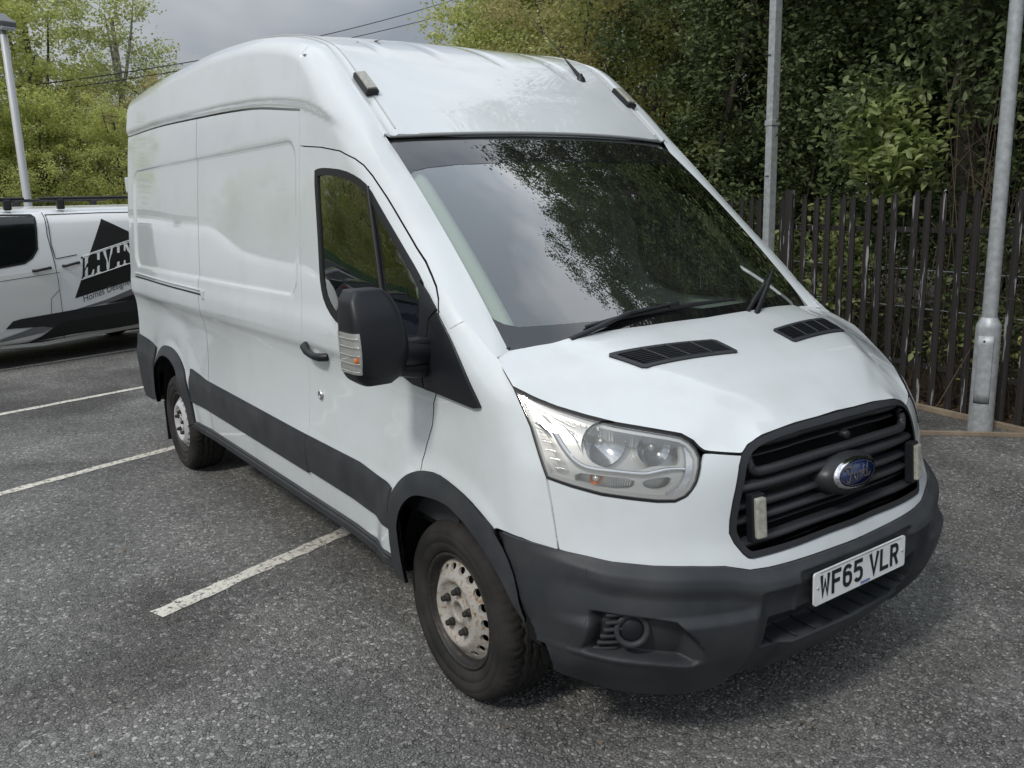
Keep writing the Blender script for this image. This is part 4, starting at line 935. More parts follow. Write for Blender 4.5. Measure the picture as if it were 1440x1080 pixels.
# rail cover on the rear quarter and rear hinge blisters
ms = MB(); ms.tube([(x, -sy(x, 1.36)-.003, 1.372-.012*(x+.78)/1.7) for x in np.linspace(-.95, .93, 20)], .010, 8, flat=.6); ms.build('slider_rail', WHITE, van)
ms = MB(); ms.box((.955, -sy(.95, 1.33)-.002, 1.335), (.05, .014, .055), ch=.006); ms.build('rail_end_cap', WHITE, van)
ms = MB(); ms.tube([(x, -sy(x, 1.325)-.0015, 1.345-.012*(x+.78)/1.7) for x in np.linspace(-.93, .93, 20)], .005, 6); ms.build('rail_groove', DARK, van)
for z in (2.05,): ms = MB(); ms.box((-1.20, -sy(-1.17, z)-.001, z), (.05, .022, .12), ch=.010); ms.build('rear_hinge', WHITE, van)

# ------------------------------ wheels
def wheel(x, yface, side):
    """yface = plane of the rim flange, side -1 for the right-hand side"""
    w = empty('wheel', (0, 0, 0)); w.parent = van
    # tyre
    prof = [(.224, -.004), (.229, .006), (.245, .012), (.262, .0165), (.264, .0145), (.267, .0175), (.285, .021), (.298, .021), (.300, .0185), (.303, .0195), (.318, .014), (.332, .002), (.339, -.010)]
    tread = [(.3425, -.020), (.3445, -.030), (.345, -.040), (.3455, -.055)]+[(.346, -.060-.0045*k) for k in range(24)]+[(.3455, -.17), (.3445, -.182), (.342, -.192)]
    back = [(.336, -.205), (.315, -.222), (.27, -.228), (.23, -.215)]
    P = prof+tread+back; n = 288; V = []
    for i, (r, h) in enumerate(P):
        for k in range(n):
            t = 2*math.pi*k/n; rr = r
            if -.20 < h < -.012:
                u = -h; zig = .004*math.sin(t*36)
                if abs(u-.060-zig) < .0035 or abs(u-.095+zig) < .0035 or abs(u-.130-zig) < .0035: rr -= .008
                ph = (t*62/(2*math.pi)+(u-.03)*9) % 1
                if ph < .16 and (u < .058 or u > .133): rr -= .006
                elif (ph > .5 and ph < .58): rr -= .0025
            elif h > -.012 and r > .318 and (t*62/(2*math.pi)) % 1 < .3: rr -= .0018
            z = rr*math.sin(t); 
            V.append((rr*math.cos(t), h, max(z, -.3445)))
    ms = MB(); F = [(i*n+k, (i+1)*n+k, (i+1)*n+(k+1) % n, i*n+(k+1) % n) for i in range(len(P)-1) for k in range(n)]; ms.add(V, F, True)
    ty = ms.build('tyre', TYREM, w)
    rim = MB(); rim.lathe([(.200, -.20), (.196, -.08), (.1895, -.034), (.197, -.028), (.206, -.032), (.208, -.004), (.213, .003), (.221, .004), (.2245, -.002), (.223, -.010)], (0, 0, 0), 'y', 56); rimo = rim.build('rim', STEELD, w)
    # pressed disc with real openings
    bm = bmesh.new(); E = []
    def loop(pts):
        vv = [bm.verts.new((a, b, 0)) for a, b in pts]
        for i in range(len(vv)): E.append(bm.edges.new((vv[i], vv[(i+1) % len(vv)])))
    loop([(.191*math.cos(t), .191*math.sin(t)) for t in np.linspace(0, 2*math.pi, 72, endpoint=False)]); loop([(.140*math.cos(t), .140*math.sin(t)) for t in np.linspace(0, 2*math.pi, 72, endpoint=False)])
    for k in range(18):
        a = 2*math.pi*k/18+.1; cx_, cy_ = .166*math.cos(a), .166*math.sin(a); L_ = []
        for t in np.linspace(0, 2*math.pi, 14, endpoint=False):
            u, v = .0125*math.cos(t), .0175*math.sin(t); L_.append((cx_+u*math.cos(a)-v*math.sin(a), cy_+u*math.sin(a)+v*math.cos(a)))
        loop(L_)
    bmesh.ops.triangle_fill(bm, use_beauty=True, edges=E); bm.verts.ensure_lookup_table(); bm.verts.index_update()
    V = []
    for v in bm.verts: r = math.hypot(v.co.x, v.co.y); V.append((v.co.x, float(np.interp(r, [.140, .150, .178, .191], [.007, .001, -.022, -.032])), v.co.y))
    F = [[v.index for v in f.verts] for f in bm.faces]
    # lips round the openings
    Bd = [(e.verts[0].index, e.verts[1].index) for e in bm.edges if len(e.link_faces) == 1 and .145 < math.hypot(e.verts[0].co.x, e.verts[0].co.y) < .188]; bm.free()
    ms = MB(); ms.add(V, F, False)
    for a, b in Bd:
        A, B = np.array(V[a]), np.array(V[b]); ms.add([A, B, B+(0, -.012, 0), A+(0, -.012, 0)], [(0, 1, 2, 3)])
    ms.lathe([(.140, .007), (.131, .0135), (.122, .013), (.112, .006), (.104, -.006), (.052, -.008), (.047, .000), (.036, .000), (.033, -.006), (.033, -.045)], (0, 0, 0), 'y', 56)
    dsc = ms.build('wheel_disc', RUSTY if x > 1 else SILVERW, w)
    ms = MB(); ms.disc((0, -.045, 0), .036, 'y', 24); ms.build('hub_cap', STEELD, w)
    for k in range(5):
        a = 2*math.pi*k/5+.5; ms = MB(); ms.lathe([(.0175, -.010), (.017, .003), (.013, .006), (.0125, .017), (.010, .023), (.0001, .025)], (.079*math.cos(a), 0, .079*math.sin(a)), 'y', 8, smooth=False); ms.build('wheel_nut', STEELD, w)
    ms = MB(); ms.lathe([(.19, -.10), (.19, -.12), (.03, -.12)], (0, 0, 0), 'y', 24); ms.build('brake_drum', DARK, w)
    w.location = (x, yface, .3445); w.rotation_euler = (0, random.random(), 0 if side < 0 else math.pi)
    if side < 0: w.rotation_euler = (0, random.random(), math.pi)
    else: w.rotation_euler = (0, random.random(), 0)
    return w
wheels = [wheel(3.75, -.972, -1), wheel(0, -.982, -1)]
for x, src in ((3.75, wheels[0]), (0, wheels[1])):
    c_ = copy_tree(src, van); c_.location = (x, .972, .3445); c_.rotation_euler = (0, .4, 0)
# wheel housings and underbody
for x, r in ((3.80, .47), (0, .49)):
    for sgn in (-1, 1):
        ms = MB(); th_ = np.linspace(.0, math.pi, 24); V = []
        for t in th_:
            for y in (.97, .62): V.append((x+r*math.cos(t), sgn*y, .36+r*math.sin(t)))
        V += [(x+r*math.cos(t), sgn*.62, .36+r*math.sin(t)) for t in th_]+[(x, sgn*.62, .38)]
        ms.add(V, [(2*i, 2*i+1, 2*i+3, 2*i+2) for i in range(23)]+[(48+i, 49+i, 72) for i in range(23)]); ms.build('wheel_housing', DARK, van)
ms = MB(); ms.box((1.6, 0, .42), (5.4, 1.80, .12)); ms.box((4.3, 0, .40), (.55, 1.25, .2)); ms.tube([(0, -.75, .345), (0, .75, .345)], .05, 8); ms.box((1.6, -.45, .34), (3.6, .08, .12)); ms.box((1.6, .45, .34), (3.6, .08, .12)); ms.build('underbody', DARK, van)
for x in (-.42,):
    for sgn in (-1, 1): ms = MB(); ms.box((x, sgn*.88, .28), (.012, .22, .30)); ms.build('mud_flap', BLACKP, van)

# ------------------------------ wipers
def spt(x, y, l=.02): p = sight(x, y, SCR); return p+np.array([.63, 0, .77])*l
wp = empty('wiper', (0, 0, 0)); wp.parent = van
ms = MB(); ms.tube([spt(800, 481, .012), spt(835, 469, .03), spt(880, 449, .035), spt(945, 433, .022)], [.017, .015, .012, .008], 8, flat=.6); ms.build('wiper_arm', BLACKP, wp)
ms = MB(); ms.tube([spt(*q, .012) for q in ((822, 463), (870, 450), (920, 440), (975, 431), (1030, 424))], [.008, .012, .013, .011, .007], 6, flat=.8); ms.build('wiper_blade', RUBBER, wp)
ms = MB(); p = spt(942, 434, .02); ms.box(p, (.03, .05, .022), ch=.006); ms.build('wiper_clip', BLACKP, wp)
wp = empty('wiper', (0, 0, 0)); wp.parent = van
ms = MB(); ms.tube([spt(1059, 449, .015), spt(1072, 415, .032), spt(1084, 383, .022)], [.013, .010, .006], 8, flat=.7); ms.build('wiper_arm', BLACKP, wp)
ms = MB(); ms.tube([spt(1050, 440, .012), spt(1064, 418, .014), spt(1079, 396, .012)], [.007, .010, .006], 6); ms.build('wiper_blade', RUBBER, wp)

# ------------------------------ strobes, aerial
def strobe_box(c, L, W, H, R, parent, nm='strobe_light'):
    R = np.array(R).T; ms = MB(); ms.box((0, 0, H*.35), (L, W, H*.7), ch=.004); ms.v = [tuple(R@np.array(v)+c) for v in ms.v]; b = ms.build(nm, BLACKP, parent)
    ms = MB(); ms.box((0, 0, H*.8), (L*.86, W*.74, H*.45), ch=.006); ms.v = [tuple(R@np.array(v)+c) for v in ms.v]; ms.build('strobe_lens', STROBE, b); return b
for sgn in (-1, 1):
    x, y = 2.80, sgn*.745; z = float(roof_z(np.array([[x]]), np.array([[y]]))[0, 0]); z2 = float(roof_z(np.array([[x+.06]]), np.array([[y]]))[0, 0]); ex = np.array([.06, 0, z2-z]); ex /= np.linalg.norm(ex); ey = np.array([0, 1, -.12*sgn]); ey /= np.linalg.norm(ey); ez = np.cross(ex, ey)
    strobe_box(np.array([x, y, z]), .150, .060, .034, [ex, ey, ez], van)
for sgn in (-1, 1):
    y = sgn*.435; c_ = np.array([nose_x(y, .86)-.012, y, .858]); ex = np.array([-.08, 0, 1.]); ex /= np.linalg.norm(ex); ey = np.array([-.16*sgn, 1, 0]); ey /= np.linalg.norm(ey); ez = np.cross(ey, ex); ez = ez if ez[0] > 0 else -ez
    strobe_box(c_, .150, .052, .045, [ex, np.cross(ez, ex), ez], van)
ab = np.array([2.66, .575, float(roof_z(np.array([[2.66]]), np.array([[.575]]))[0, 0])])
tip = flat_hit(742, 18, 1, .575); mid_ = flat_hit(797, 86, 1, .575)
ms = MB(); ms.lathe([(.026, -.01), (.022, .006), (.012, .02), (.008, .03)], ab, 'z', 12); ms.tube([ab+[0, 0, .01], mid_], [.012, .005], 8); ms.tube([mid_, tip], [.0035, .0018], 6); ms.build('aerial', BLACKP, van)
DLM = mat('dead_leaf', (.25, .07, .03), .8)
for px_, py_, lab in ((531, 57, 'larger reddish dead leaf lying on the van roof'), (503, 58, 'tiny dark dead leaf left of the reddish one on the van roof')):
    p = sight(px_, py_+1.5, ROOF); ms = MB(); ms.add([p+np.array(q)*(1 if px_ > 510 else .4) for q in ((-.04, 0, .004), (0, .016, .010), (.045, .004, .004), (0, -.018, .003))], [(0, 1, 2, 3)]); tag(ms.build('dead_leaf', DLM, fix=False), lab, 'leaf')

# ------------------------------ cab interior
cab = empty('cab_interior', (0, 0, 0)); cab.parent = van
ms = MB(); ms.box((2.50, 0, 1.45), (.03, 1.78, 2.1)); ms.build('bulkhead', mat('bulkhead_grey', (.20, .21, .20), .8), cab)
ms = MB(); ms.box((3.2, 0, .62), (1.7, 1.8, .06)); ms.build('cab_floor', DASH, cab)
ms = MB(); xs = [(3.50, .95), (3.50, 1.18), (3.56, 1.25), (3.70, 1.285), (3.86, 1.295), (3.98, 1.29), (3.98, .95)]; V = [(x, y, z) for y in (-.80, .80) for x, z in xs]; n_ = len(xs); ms.add(V, [(k, (k+1) % n_, n_+(k+1) % n_, n_+k) for k in range(n_)]+[tuple(range(n_)), tuple(range(n_, 2*n_))]); ms.box((3.63, -.45, 1.275), (.20, .40, .07), ch=.03); ms.box((3.62, .1, 1.24), (.2, .35, .06), ch=.02); ms.build('dashboard', DASH, cab)
ms = MB(); t = np.linspace(0, 2*math.pi, 30); ms.tube([(3.36+.19*math.sin(a)*-.42, -.45+.19*math.cos(a), 1.14+.19*math.sin(a)*.9) for a in t], .014, 8, cap=False); ms.tube([(3.36, -.45, 1.14), (3.55, -.45, 1.06)], .04, 8); ms.box((3.36, -.45, 1.14), (.03, .30, .05), ch=.01); ms.build('steering_wheel', BLACKP, cab)
for y, w_ in ((-.45, .50), (.18, .42), (.60, .40)):
    s_ = empty('seat', (0, 0, 0)); s_.parent = van
    ms = MB(); ms.box((2.98, y, .92), (.50, w_, .16), ch=.05); ms.build('seat_cushion', SEATM, s_)
    ms = MB(); ms.box((2.74, y, 1.24), (.14, w_, .62), ch=.05); ms.box((2.71, y, 1.64), (.09, .26, .18), ch=.04); ms.build('seat_back', SEATM, s_)
for sgn in (-1, 1):
    ms = MB(); ms.tube([scr_pt(sgn*.93, t)-np.array([.05, 0, .05]) for t in np.linspace(0, 1, 12)], .05, 8); ms.build('pillar_trim', BEIGE, cab)
    ms = MB(); ms.box((3.15, sgn*.93, .95), (1.2, .04, .60)); ms.build('door_card', DASH, cab)
ms = MB(); V = []; xs = np.linspace(2.5, 3.09, 8); ys = np.linspace(-.76, .76, 8)
for x in xs:
    for y in ys: V.append((x, y, float(np.interp(x, [2.5, 3.09], [2.12, 2.06]))-.03*(y/.76)**2))
ms.add(V, [(i*8+j, i*8+j+1, (i+1)*8+j+1, (i+1)*8+j) for i in range(7) for j in range(7)]); ms.build('headliner', BEIGE, cab)
ms = MB(); p = sight(790, 225, SCR)-np.array([.06, 0, .03]); ms.box((3.12, .0, 2.02), (.03, .24, .07), ch=.012); ms.build('rear_view_mirror', BLACKP, cab)
ms = MB(); ms.disc(tuple(sight(587, 411, SIDE)+np.array([0, .01, 0])), .028, 'y', 20); ms.build('tax_sticker', mat('pale_green_sticker', (.35, .52, .42), .6), door)

# ---------------------------------------------------------------- ground
def tarmac(name, base, base2, scale=95, bstr=1.0, warm=.0):
    m = bpy.data.materials.new(name); m.use_nodes = True; n, l = m.node_tree.nodes, m.node_tree.links; b = n['Principled BSDF']; g = n.new('ShaderNodeTexCoord')
    v = n.new('ShaderNodeTexVoronoi'); v.inputs['Scale'].default_value = scale; v.inputs['Randomness'].default_value = 1
    wv = n.new('ShaderNodeTexNoise'); wv.inputs['Scale'].default_value = scale*.5; wv.inputs['Detail'].default_value = 3
    ad = n.new('ShaderNodeMixRGB'); ad.blend_type = 'ADD'; ad.inputs[0].default_value = .016
    l.new(g.outputs['Object'], ad.inputs[1]); l.new(wv.outputs['Color'], ad.inputs[2]); l.new(g.outputs['Object'], wv.inputs['Vector']); l.new(ad.outputs[0], v.inputs['Vector'])
    hs = n.new('ShaderNodeSeparateColor'); l.new(v.outputs['Color'], hs.inputs[0])
    r = n.new('ShaderNodeValToRGB'); e = r.color_ramp.elements; e[0].color = (*base, 1); e[1].color = (*base2, 1); e[0].position = .05; e[1].position = .97
    k = e.new(.88); k.color = tuple(base[i]*.62+base2[i]*.38 for i in range(3))+(1,)
    l.new(hs.outputs[0], r.inputs[0])
    big = n.new('ShaderNodeTexNoise'); big.inputs['Scale'].default_value = .9; big.inputs['Detail'].default_value = 8; big.inputs['Roughness'].default_value = .6
    rb = n.new('ShaderNodeValToRGB'); rb.color_ramp.elements[0].position = .35; rb.color_ramp.elements[1].position = .7; rb.color_ramp.elements[0].color = (.72, .71, .70, 1); rb.color_ramp.elements[1].color = (1.35, 1.33, 1.28, 1)
    l.new(g.outputs['Object'], big.inputs['Vector']); l.new(big.outputs['Fac'], rb.inputs[0])
    mu = n.new('ShaderNodeMixRGB'); mu.blend_type = 'MULTIPLY'; mu.inputs[0].default_value = 1; l.new(r.outputs[0], mu.inputs[1]); l.new(rb.outputs[0], mu.inputs[2])
    st = n.new('ShaderNodeTexNoise'); st.inputs['Scale'].default_value = .42; st.inputs['Detail'].default_value = 5; st.inputs['Roughness'].default_value = .55; st.inputs['Distortion'].default_value = .6; rs = n.new('ShaderNodeValToRGB'); rs.color_ramp.elements[0].position = .36; rs.color_ramp.elements[1].position = .50; rs.color_ramp.elements[0].color = (.52, .51, .50, 1); l.new(g.outputs['Object'], st.inputs['Vector']); l.new(st.outputs['Fac'], rs.inputs[0])
    m0 = n.new('ShaderNodeMixRGB'); m0.blend_type = 'MULTIPLY'; m0.inputs[0].default_value = 1; l.new(mu.outputs[0], m0.inputs[1]); l.new(rs.outputs[0], m0.inputs[2]); mu = m0
    # gaps between the stones
    ve = n.new('ShaderNodeTexVoronoi'); ve.feature = 'DISTANCE_TO_EDGE'; ve.inputs['Scale'].default_value = scale; l.new(ad.outputs[0], ve.inputs['Vector'])
    re_ = n.new('ShaderNodeValToRGB'); re_.color_ramp.elements[0].position = .0; re_.color_ramp.elements[1].position = .16; re_.color_ramp.elements[0].color = (.07, .07, .07, 1)
    l.new(ve.outputs['Distance'], re_.inputs[0]); gn = n.new('ShaderNodeTexNoise'); gn.inputs['Scale'].default_value = 26; gn.inputs['Detail'].default_value = 3; gr = n.new('ShaderNodeValToRGB'); gr.color_ramp.elements[0].position = .38; gr.color_ramp.elements[1].position = .62; gr.color_ramp.elements[0].color = (.25, .25, .25, 1); l.new(g.outputs['Object'], gn.inputs['Vector']); l.new(gn.outputs['Fac'], gr.inputs[0]); m2 = n.new('ShaderNodeMixRGB'); m2.blend_type = 'MULTIPLY'; l.new(gr.outputs[0], m2.inputs[0]); l.new(mu.outputs[0], m2.inputs[1]); l.new(re_.outputs[0], m2.inputs[2])
    l.new(m2.outputs[0], b.inputs['Base Color']); b.inputs['Roughness'].default_value = .72; b.inputs['Specular IOR Level'].default_value = .35
    fine = n.new('ShaderNodeTexNoise'); fine.inputs['Scale'].default_value = scale*2.4; fine.inputs['Detail'].default_value = 4; l.new(g.outputs['Object'], fine.inputs['Vector'])
    hh = n.new('ShaderNodeMath'); hh.operation = 'MULTIPLY_ADD'; hh.inputs[1].default_value = .35
    mn = n.new('ShaderNodeMath'); mn.operation = 'MINIMUM'; mn.inputs[1].default_value = .22; l.new(ve.outputs['Distance'], mn.inputs[0])
    sc_ = n.new('ShaderNodeMath'); sc_.operation = 'MULTIPLY_ADD'; sc_.inputs[1].default_value = 2.2; l.new(mn.outputs[0], sc_.inputs[0]); l.new(hs.outputs[1], sc_.inputs[2])
    l.new(fine.outputs['Fac'], hh.inputs[0]); l.new(sc_.outputs[0], hh.inputs[2])
    bu = n.new('ShaderNodeBump'); bu.inputs['Strength'].default_value = bstr; bu.inputs['Distance'].default_value = .004; l.new(hh.outputs[0], bu.inputs['Height']); l.new(bu.outputs[0], b.inputs['Normal'])
    return m
TARM = tarmac('tarmac', (.140, .140, .136), (.41, .407, .40), scale=66)
def sheet(name, pts, z, m, kind='structure'):
    ms = MB(); ms.add([(x, y, z) for x, y in pts], [tuple(range(len(pts)))]); o = ms.build(name, m, fix=False)
    if o.data.polygons[0].normal.z < 0: o.data.flip_normals()
    return tag(o, kind=kind)
sheet('ground', [(-400, -400), (400, -400), (400, 400), (-400, 400)], -.012, mat('rough_ground', (.06, .065, .035), .95, noise=(.6, (.04, .05, .02), .3, .7)))
FU = np.array([-.98671, .16249]); FN = np.array([.16249, .98671]); F0 = np.array([3.2597, 4.3601])      # fence line
def fl(s, off=0.0): return F0+FU*s+FN*off
sheet('car_park_tarmac', [tuple(fl(-14, -.05)), tuple(fl(45, -.05)), (-42, -34), (20, -34)], 0.0, TARM)
# bay markings, worn
def worn_paint():
    m = bpy.data.materials.new('worn_line_paint'); m.use_nodes = True; n, l = m.node_tree.nodes, m.node_tree.links; b = n['Principled BSDF']; b.inputs['Base Color'].default_value = (.58, .56, .49, 1); b.inputs['Roughness'].default_value = .75
    g = n.new('ShaderNodeTexCoord'); t = n.new('ShaderNodeTexNoise'); t.inputs['Scale'].default_value = 34; t.inputs['Detail'].default_value = 8; t.inputs['Roughness'].default_value = .72
    r = n.new('ShaderNodeValToRGB'); r.color_ramp.elements[0].position = .37; r.color_ramp.elements[1].position = .49; l.new(g.outputs['Object'], t.inputs['Vector']); l.new(t.outputs['Fac'], r.inputs[0]); l.new(r.outputs[0], b.inputs['Alpha'])
    t2 = n.new('ShaderNodeTexNoise'); t2.inputs['Scale'].default_value = 6; t2.inputs['Detail'].default_value = 5; r2 = n.new('ShaderNodeValToRGB'); r2.color_ramp.elements[0].color = (.52, .49, .42, 1); r2.color_ramp.elements[1].color = (.78, .75, .67, 1)
    l.new(g.outputs['Object'], t2.inputs['Vector']); l.new(t2.outputs['Fac'], r2.inputs[0]); l.new(r2.outputs[0], b.inputs['Base Color'])
    bu = n.new('ShaderNodeBump'); bu.inputs['Strength'].default_value = .6; bu.inputs['Distance'].default_value = .003; v = n.new('ShaderNodeTexVoronoi'); v.inputs['Scale'].default_value = 95; l.new(g.outputs['Object'], v.inputs['Vector']); l.new(v.outputs['Distance'], bu.inputs['Height']); l.new(bu.outputs[0], b.inputs['Normal']); return m
LINEP = worn_paint()
for (ax_, ay), (bx, by), y0, y1, w in (((2.31, -1.743), (1.924, -.637), -1.743, 2.6, .105), ((-.234, -2.147), (-.626, -.919), -3.1, 3.6, .095), ((-2.973, -1.898), (-3.36, -.463), -4.2, 3.9, .095), ((-5.704, -1.651), (-6.207, .065), -4.8, 4.3, .095), ((-8.2, -1.5), (-8.75, .4), -4.8, 4.6, .095)):
    d = np.array([bx-ax_, by-ay]); d /= np.linalg.norm(d); n_ = np.array([d[1], -d[0]]); t0 = (y0-ay)/d[1]; t1 = (y1-ay)/d[1]; L_, R_ = [], []
    for t in np.linspace(t0, t1, 90):
        p = np.array([ax_, ay])+d*t; a = w/2+RNG.normal(0, .006); c = w/2+RNG.normal(0, .006); L_.append(p+n_*a); R_.append(p-n_*c)
    ms = MB(); V = [(x, y, .004) for x, y in L_+R_]; k = len(L_); ms.add(V, [(i, i+1, k+i+1, k+i) for i in range(k-1)]); o = ms.build('bay_line', LINEP, fix=False)
    if o.data.polygons[0].normal.z < 0: o.data.flip_normals()
    tag(o, kind='structure')
# loose chippings lying on the tarmac
def stones(n, sampler, smin, smax, name, m):
    ico = bmesh.new(); bmesh.ops.create_icosphere(ico, subdivisions=1, radius=1); bv = np.array([v.co[:] for v in ico.verts]); bf = np.array([[v.index for v in f.verts] for f in ico.faces]); ico.free()
    P = sampler(n); s_ = RNG.uniform(smin, smax, n)**1.0; V = bv[None]*RNG.uniform(.7, 1.15, (n, len(bv), 1)); V = V*np.stack([np.ones(n), RNG.uniform(.5, .9, n), RNG.uniform(.35, .6, n)], 1)[:, None]
    a = RNG.uniform(0, 2*np.pi, n); ca, sa = np.cos(a)[:, None], np.sin(a)[:, None]; X = V[..., 0]*ca-V[..., 1]*sa; Y = V[..., 0]*sa+V[..., 1]*ca; V = np.stack([X, Y, V[..., 2]], -1)*s_[:, None, None]
    V[..., 0] += P[:, 0, None]; V[..., 1] += P[:, 1, None]; V[..., 2] += (s_*.15)[:, None]
    F = (bf[None]+np.arange(n)[:, None, None]*len(bv)).reshape(-1, 3); me = bpy.data.meshes.new(name); me.vertices.add(n*len(bv)); me.vertices.foreach_set('co', V.ravel().astype(np.float32))
    me.loops.add(F.size); me.loops.foreach_set('vertex_index', F.ravel().astype(np.int32)); me.polygons.add(len(F)); me.polygons.foreach_set('loop_start', np.arange(0, F.size, 3, dtype=np.int32)); me.update(calc_edges=True)
    o = link_mesh(name, me, m); return tag(o, kind='stuff')
def island_mat(name, c0, c1, rough=.8, trans=0.0, mid=None, spec=.3):
    m = bpy.data.materials.new(name); m.use_nodes = True; n, l = m.node_tree.nodes, m.node_tree.links; b = n['Principled BSDF']; b.inputs['Roughness'].default_value = rough; b.inputs['Specular IOR Level'].default_value = spec
    g = n.new('ShaderNodeNewGeometry'); r = n.new('ShaderNodeValToRGB'); r.color_ramp.elements[0].color = (*c0, 1); r.color_ramp.elements[1].color = (*c1, 1)
    if mid: k = r.color_ramp.elements.new(.88); k.color = (*mid, 1)
    l.new(g.outputs['Random Per Island'], r.inputs[0]); l.new(r.outputs[0], b.inputs['Base Color'])
    if trans > 0:
        t = n.new('ShaderNodeBsdfTranslucent'); ms = n.new('ShaderNodeMixShader'); ms.inputs[0].default_value = trans; hs = n.new('ShaderNodeHueSaturation'); hs.inputs['Value'].default_value = 1.5; hs.inputs['Saturation'].default_value = 1.15
        l.new(r.outputs[0], hs.inputs['Color']); l.new(hs.outputs[0], t.inputs[0]); o = n['Material Output']; l.new(b.outputs[0], ms.inputs[1]); l.new(t.outputs[0], ms.inputs[2]); l.new(ms.outputs[0], o.inputs[0])
    return m
STONEM = island_mat('chippings', (.13, .13, .127), (.42, .41, .38), mid=(.24, .24, .235))
def samp_fore(n):
    out = []
    while len(out) < n:
        r_ = RNG.uniform(1.2, 6.2); a = math.radians(RNG.uniform(103, 185)); x, y = CAM[0]+r_*math.cos(a), CAM[1]+r_*math.sin(a)
        if y > F0[1]-(x-F0[0])*.1647-.1 or (0 < x < 4.0 and abs(y) < .6): continue
        if RNG.random() > (.12 if x < 3.6 and y < -.2 else 1.0): continue
        out.append((x, y))
    return np.array(out)
stones(38000, samp_fore, .0042, .0085, 'loose_chippings', STONEM)
# timber edging boards and the strip between them
WOOD = mat('weathered_timber', (.30, .24, .17), .85, noise=(9, (.19, .15, .11), .35, .7), bump=(60, .5, .002))
def beam(name, a, b, w, h, m, z0=0.0, **k):
    a, b = np.array(a, float), np.array(b, float); d = b-a; L_ = np.linalg.norm(d); ang = math.atan2(d[1], d[0]); c, s_ = math.cos(ang), math.sin(ang)
    ms = MB(); ms.box(((a[0]+b[0])/2, (a[1]+b[1])/2, z0+h/2), (L_, w, h), R=[[c, -s_, 0], [s_, c, 0], [0, 0, 1]], ch=min(w, h)*.12); return ms.build(name, m, **k)
tag(beam('timber_edging', fl(-3.5, -.06), fl(14, -.06), .045, .045, WOOD), 'long pale timber edging board lying along the foot of the palisade fence', 'edging board')
tag(beam('timber_edging', (3.53, 4.255), (2.2, 3.02), .035, .030, WOOD), 'short timber edging board set at an angle in front of the lamp post foot', 'edging board')
SOIL = mat('leafy_soil', (.045, .032, .022), .95, noise=(30, (.12, .08, .045), .45, .7), bump=(45, 1.0, .02))
sheet('planting_strip', [tuple(fl(-14, -.04)), tuple(fl(45, -.04)), tuple(fl(45, 9)), tuple(fl(-14, 9))], -.004, SOIL)
LEAFD = island_mat('fallen_leaves', (.07, .04, .022), (.22, .15, .08), rough=.7)

# ---------------------------------------------------------------- leaves
def leaf_mesh(name, C, size, m, n_up=.3, kind='rhomb', extra=None, parent=None):
    """one mesh of many separate small leaves at points C"""
    C = np.asarray(C, float); n = len(C); s_ = size*RNG.uniform(.65, 1.3, n); d = RNG.normal(size=(n, 3)); d[:, 2] *= .6; d /= np.linalg.norm(d, axis=1)[:, None]; q = RNG.normal(size=(n, 3)); q[:, 2] += n_up*2; w = np.cross(d, q); w /= np.linalg.norm(w, axis=1)[:, None]+1e-9
    nn = np.cross(w, d); a = d*s_[:, None]; b = w*(s_*.30)[:, None]; fold = nn*(s_*.10)[:, None]
    if kind == 'rhomb': V = np.stack([C-a*.5, C+b-a*.05+fold, C+a*.5, C-b-a*.05+fold], 1); F = np.array([[0, 1, 2, 3]]); ls = 4
    else: V = np.stack([C-a*.5, C-a*.22+b*.80+fold, C+a*.12+b*.72+fold, C+a*.5-fold, C+a*.12-b*.72+fold, C-a*.22-b*.80+fold], 1); F = np.array([[0, 1, 2, 5], [5, 2, 3, 4]]); F = np.array([[0, 1, 2, 3], [0, 3, 4, 5]]); ls = 4
    k = V.shape[1]; FF = (F[None]+np.arange(n)[:, None, None]*k).reshape(-1, ls); me = bpy.data.meshes.new(name); me.vertices.add(n*k); me.vertices.foreach_set('co', V.ravel().astype(np.float32)); me.loops.add(FF.size); me.loops.foreach_set('vertex_index', FF.ravel().astype(np.int32)); me.polygons.add(len(FF)); me.polygons.foreach_set('loop_start', np.arange(0, FF.size, ls, dtype=np.int32)); me.update(calc_edges=True)
    me.materials.append(m); return me
def clumps(n, centres, radii, sub=.35, nsub=26, shell=.55, squash=1.0):
    """points gathered in twiggy clusters inside lobes"""
    out = []; centres = np.asarray(centres, float); radii = np.asarray(radii, float); w = radii**2; w /= w.sum()
    for c, r, k in zip(centres, radii, (w*n).astype(int)):
        ns = max(4, int(nsub*r*r)); d = RNG.normal(size=(ns, 3)); d /= np.linalg.norm(d, axis=1)[:, None]; cc = c+d*(r*(shell+(1-shell)*RNG.random((ns, 1))))*[1, 1, squash]
        i = RNG.integers(0, ns, k); sp = sub*RNG.uniform(.5, 1.3, ns)[i][:, None]; out.append(cc[i]+RNG.normal(size=(k, 3))*sp*[1, 1, .75]*.55)
    return np.vstack(out)
BARK = mat('bark', (.10, .085, .065), .95, noise=(14, (.05, .042, .035), .4, .6), bump=(30, .8, .01))
BIRCHB = mat('pale_bark', (.36, .34, .30), .85, noise=(12, (.12, .11, .10), .5, .62))
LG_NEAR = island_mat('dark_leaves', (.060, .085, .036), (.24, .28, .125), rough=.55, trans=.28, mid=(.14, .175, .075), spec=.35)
LG_OLIVE = island_mat('olive_leaves', (.25, .28, .12), (.66, .66, .34), rough=.6, trans=.55, mid=(.45, .47, .22))  # leaf colour lifted above natural foliage to stand in for sunlight
LG_BRIGHT = island_mat('sun_brightened_leaves', (.29, .33, .12), (.72, .72, .34), rough=.6, trans=.55, mid=(.52, .53, .23))  # sunlight painted into the leaf colour here too
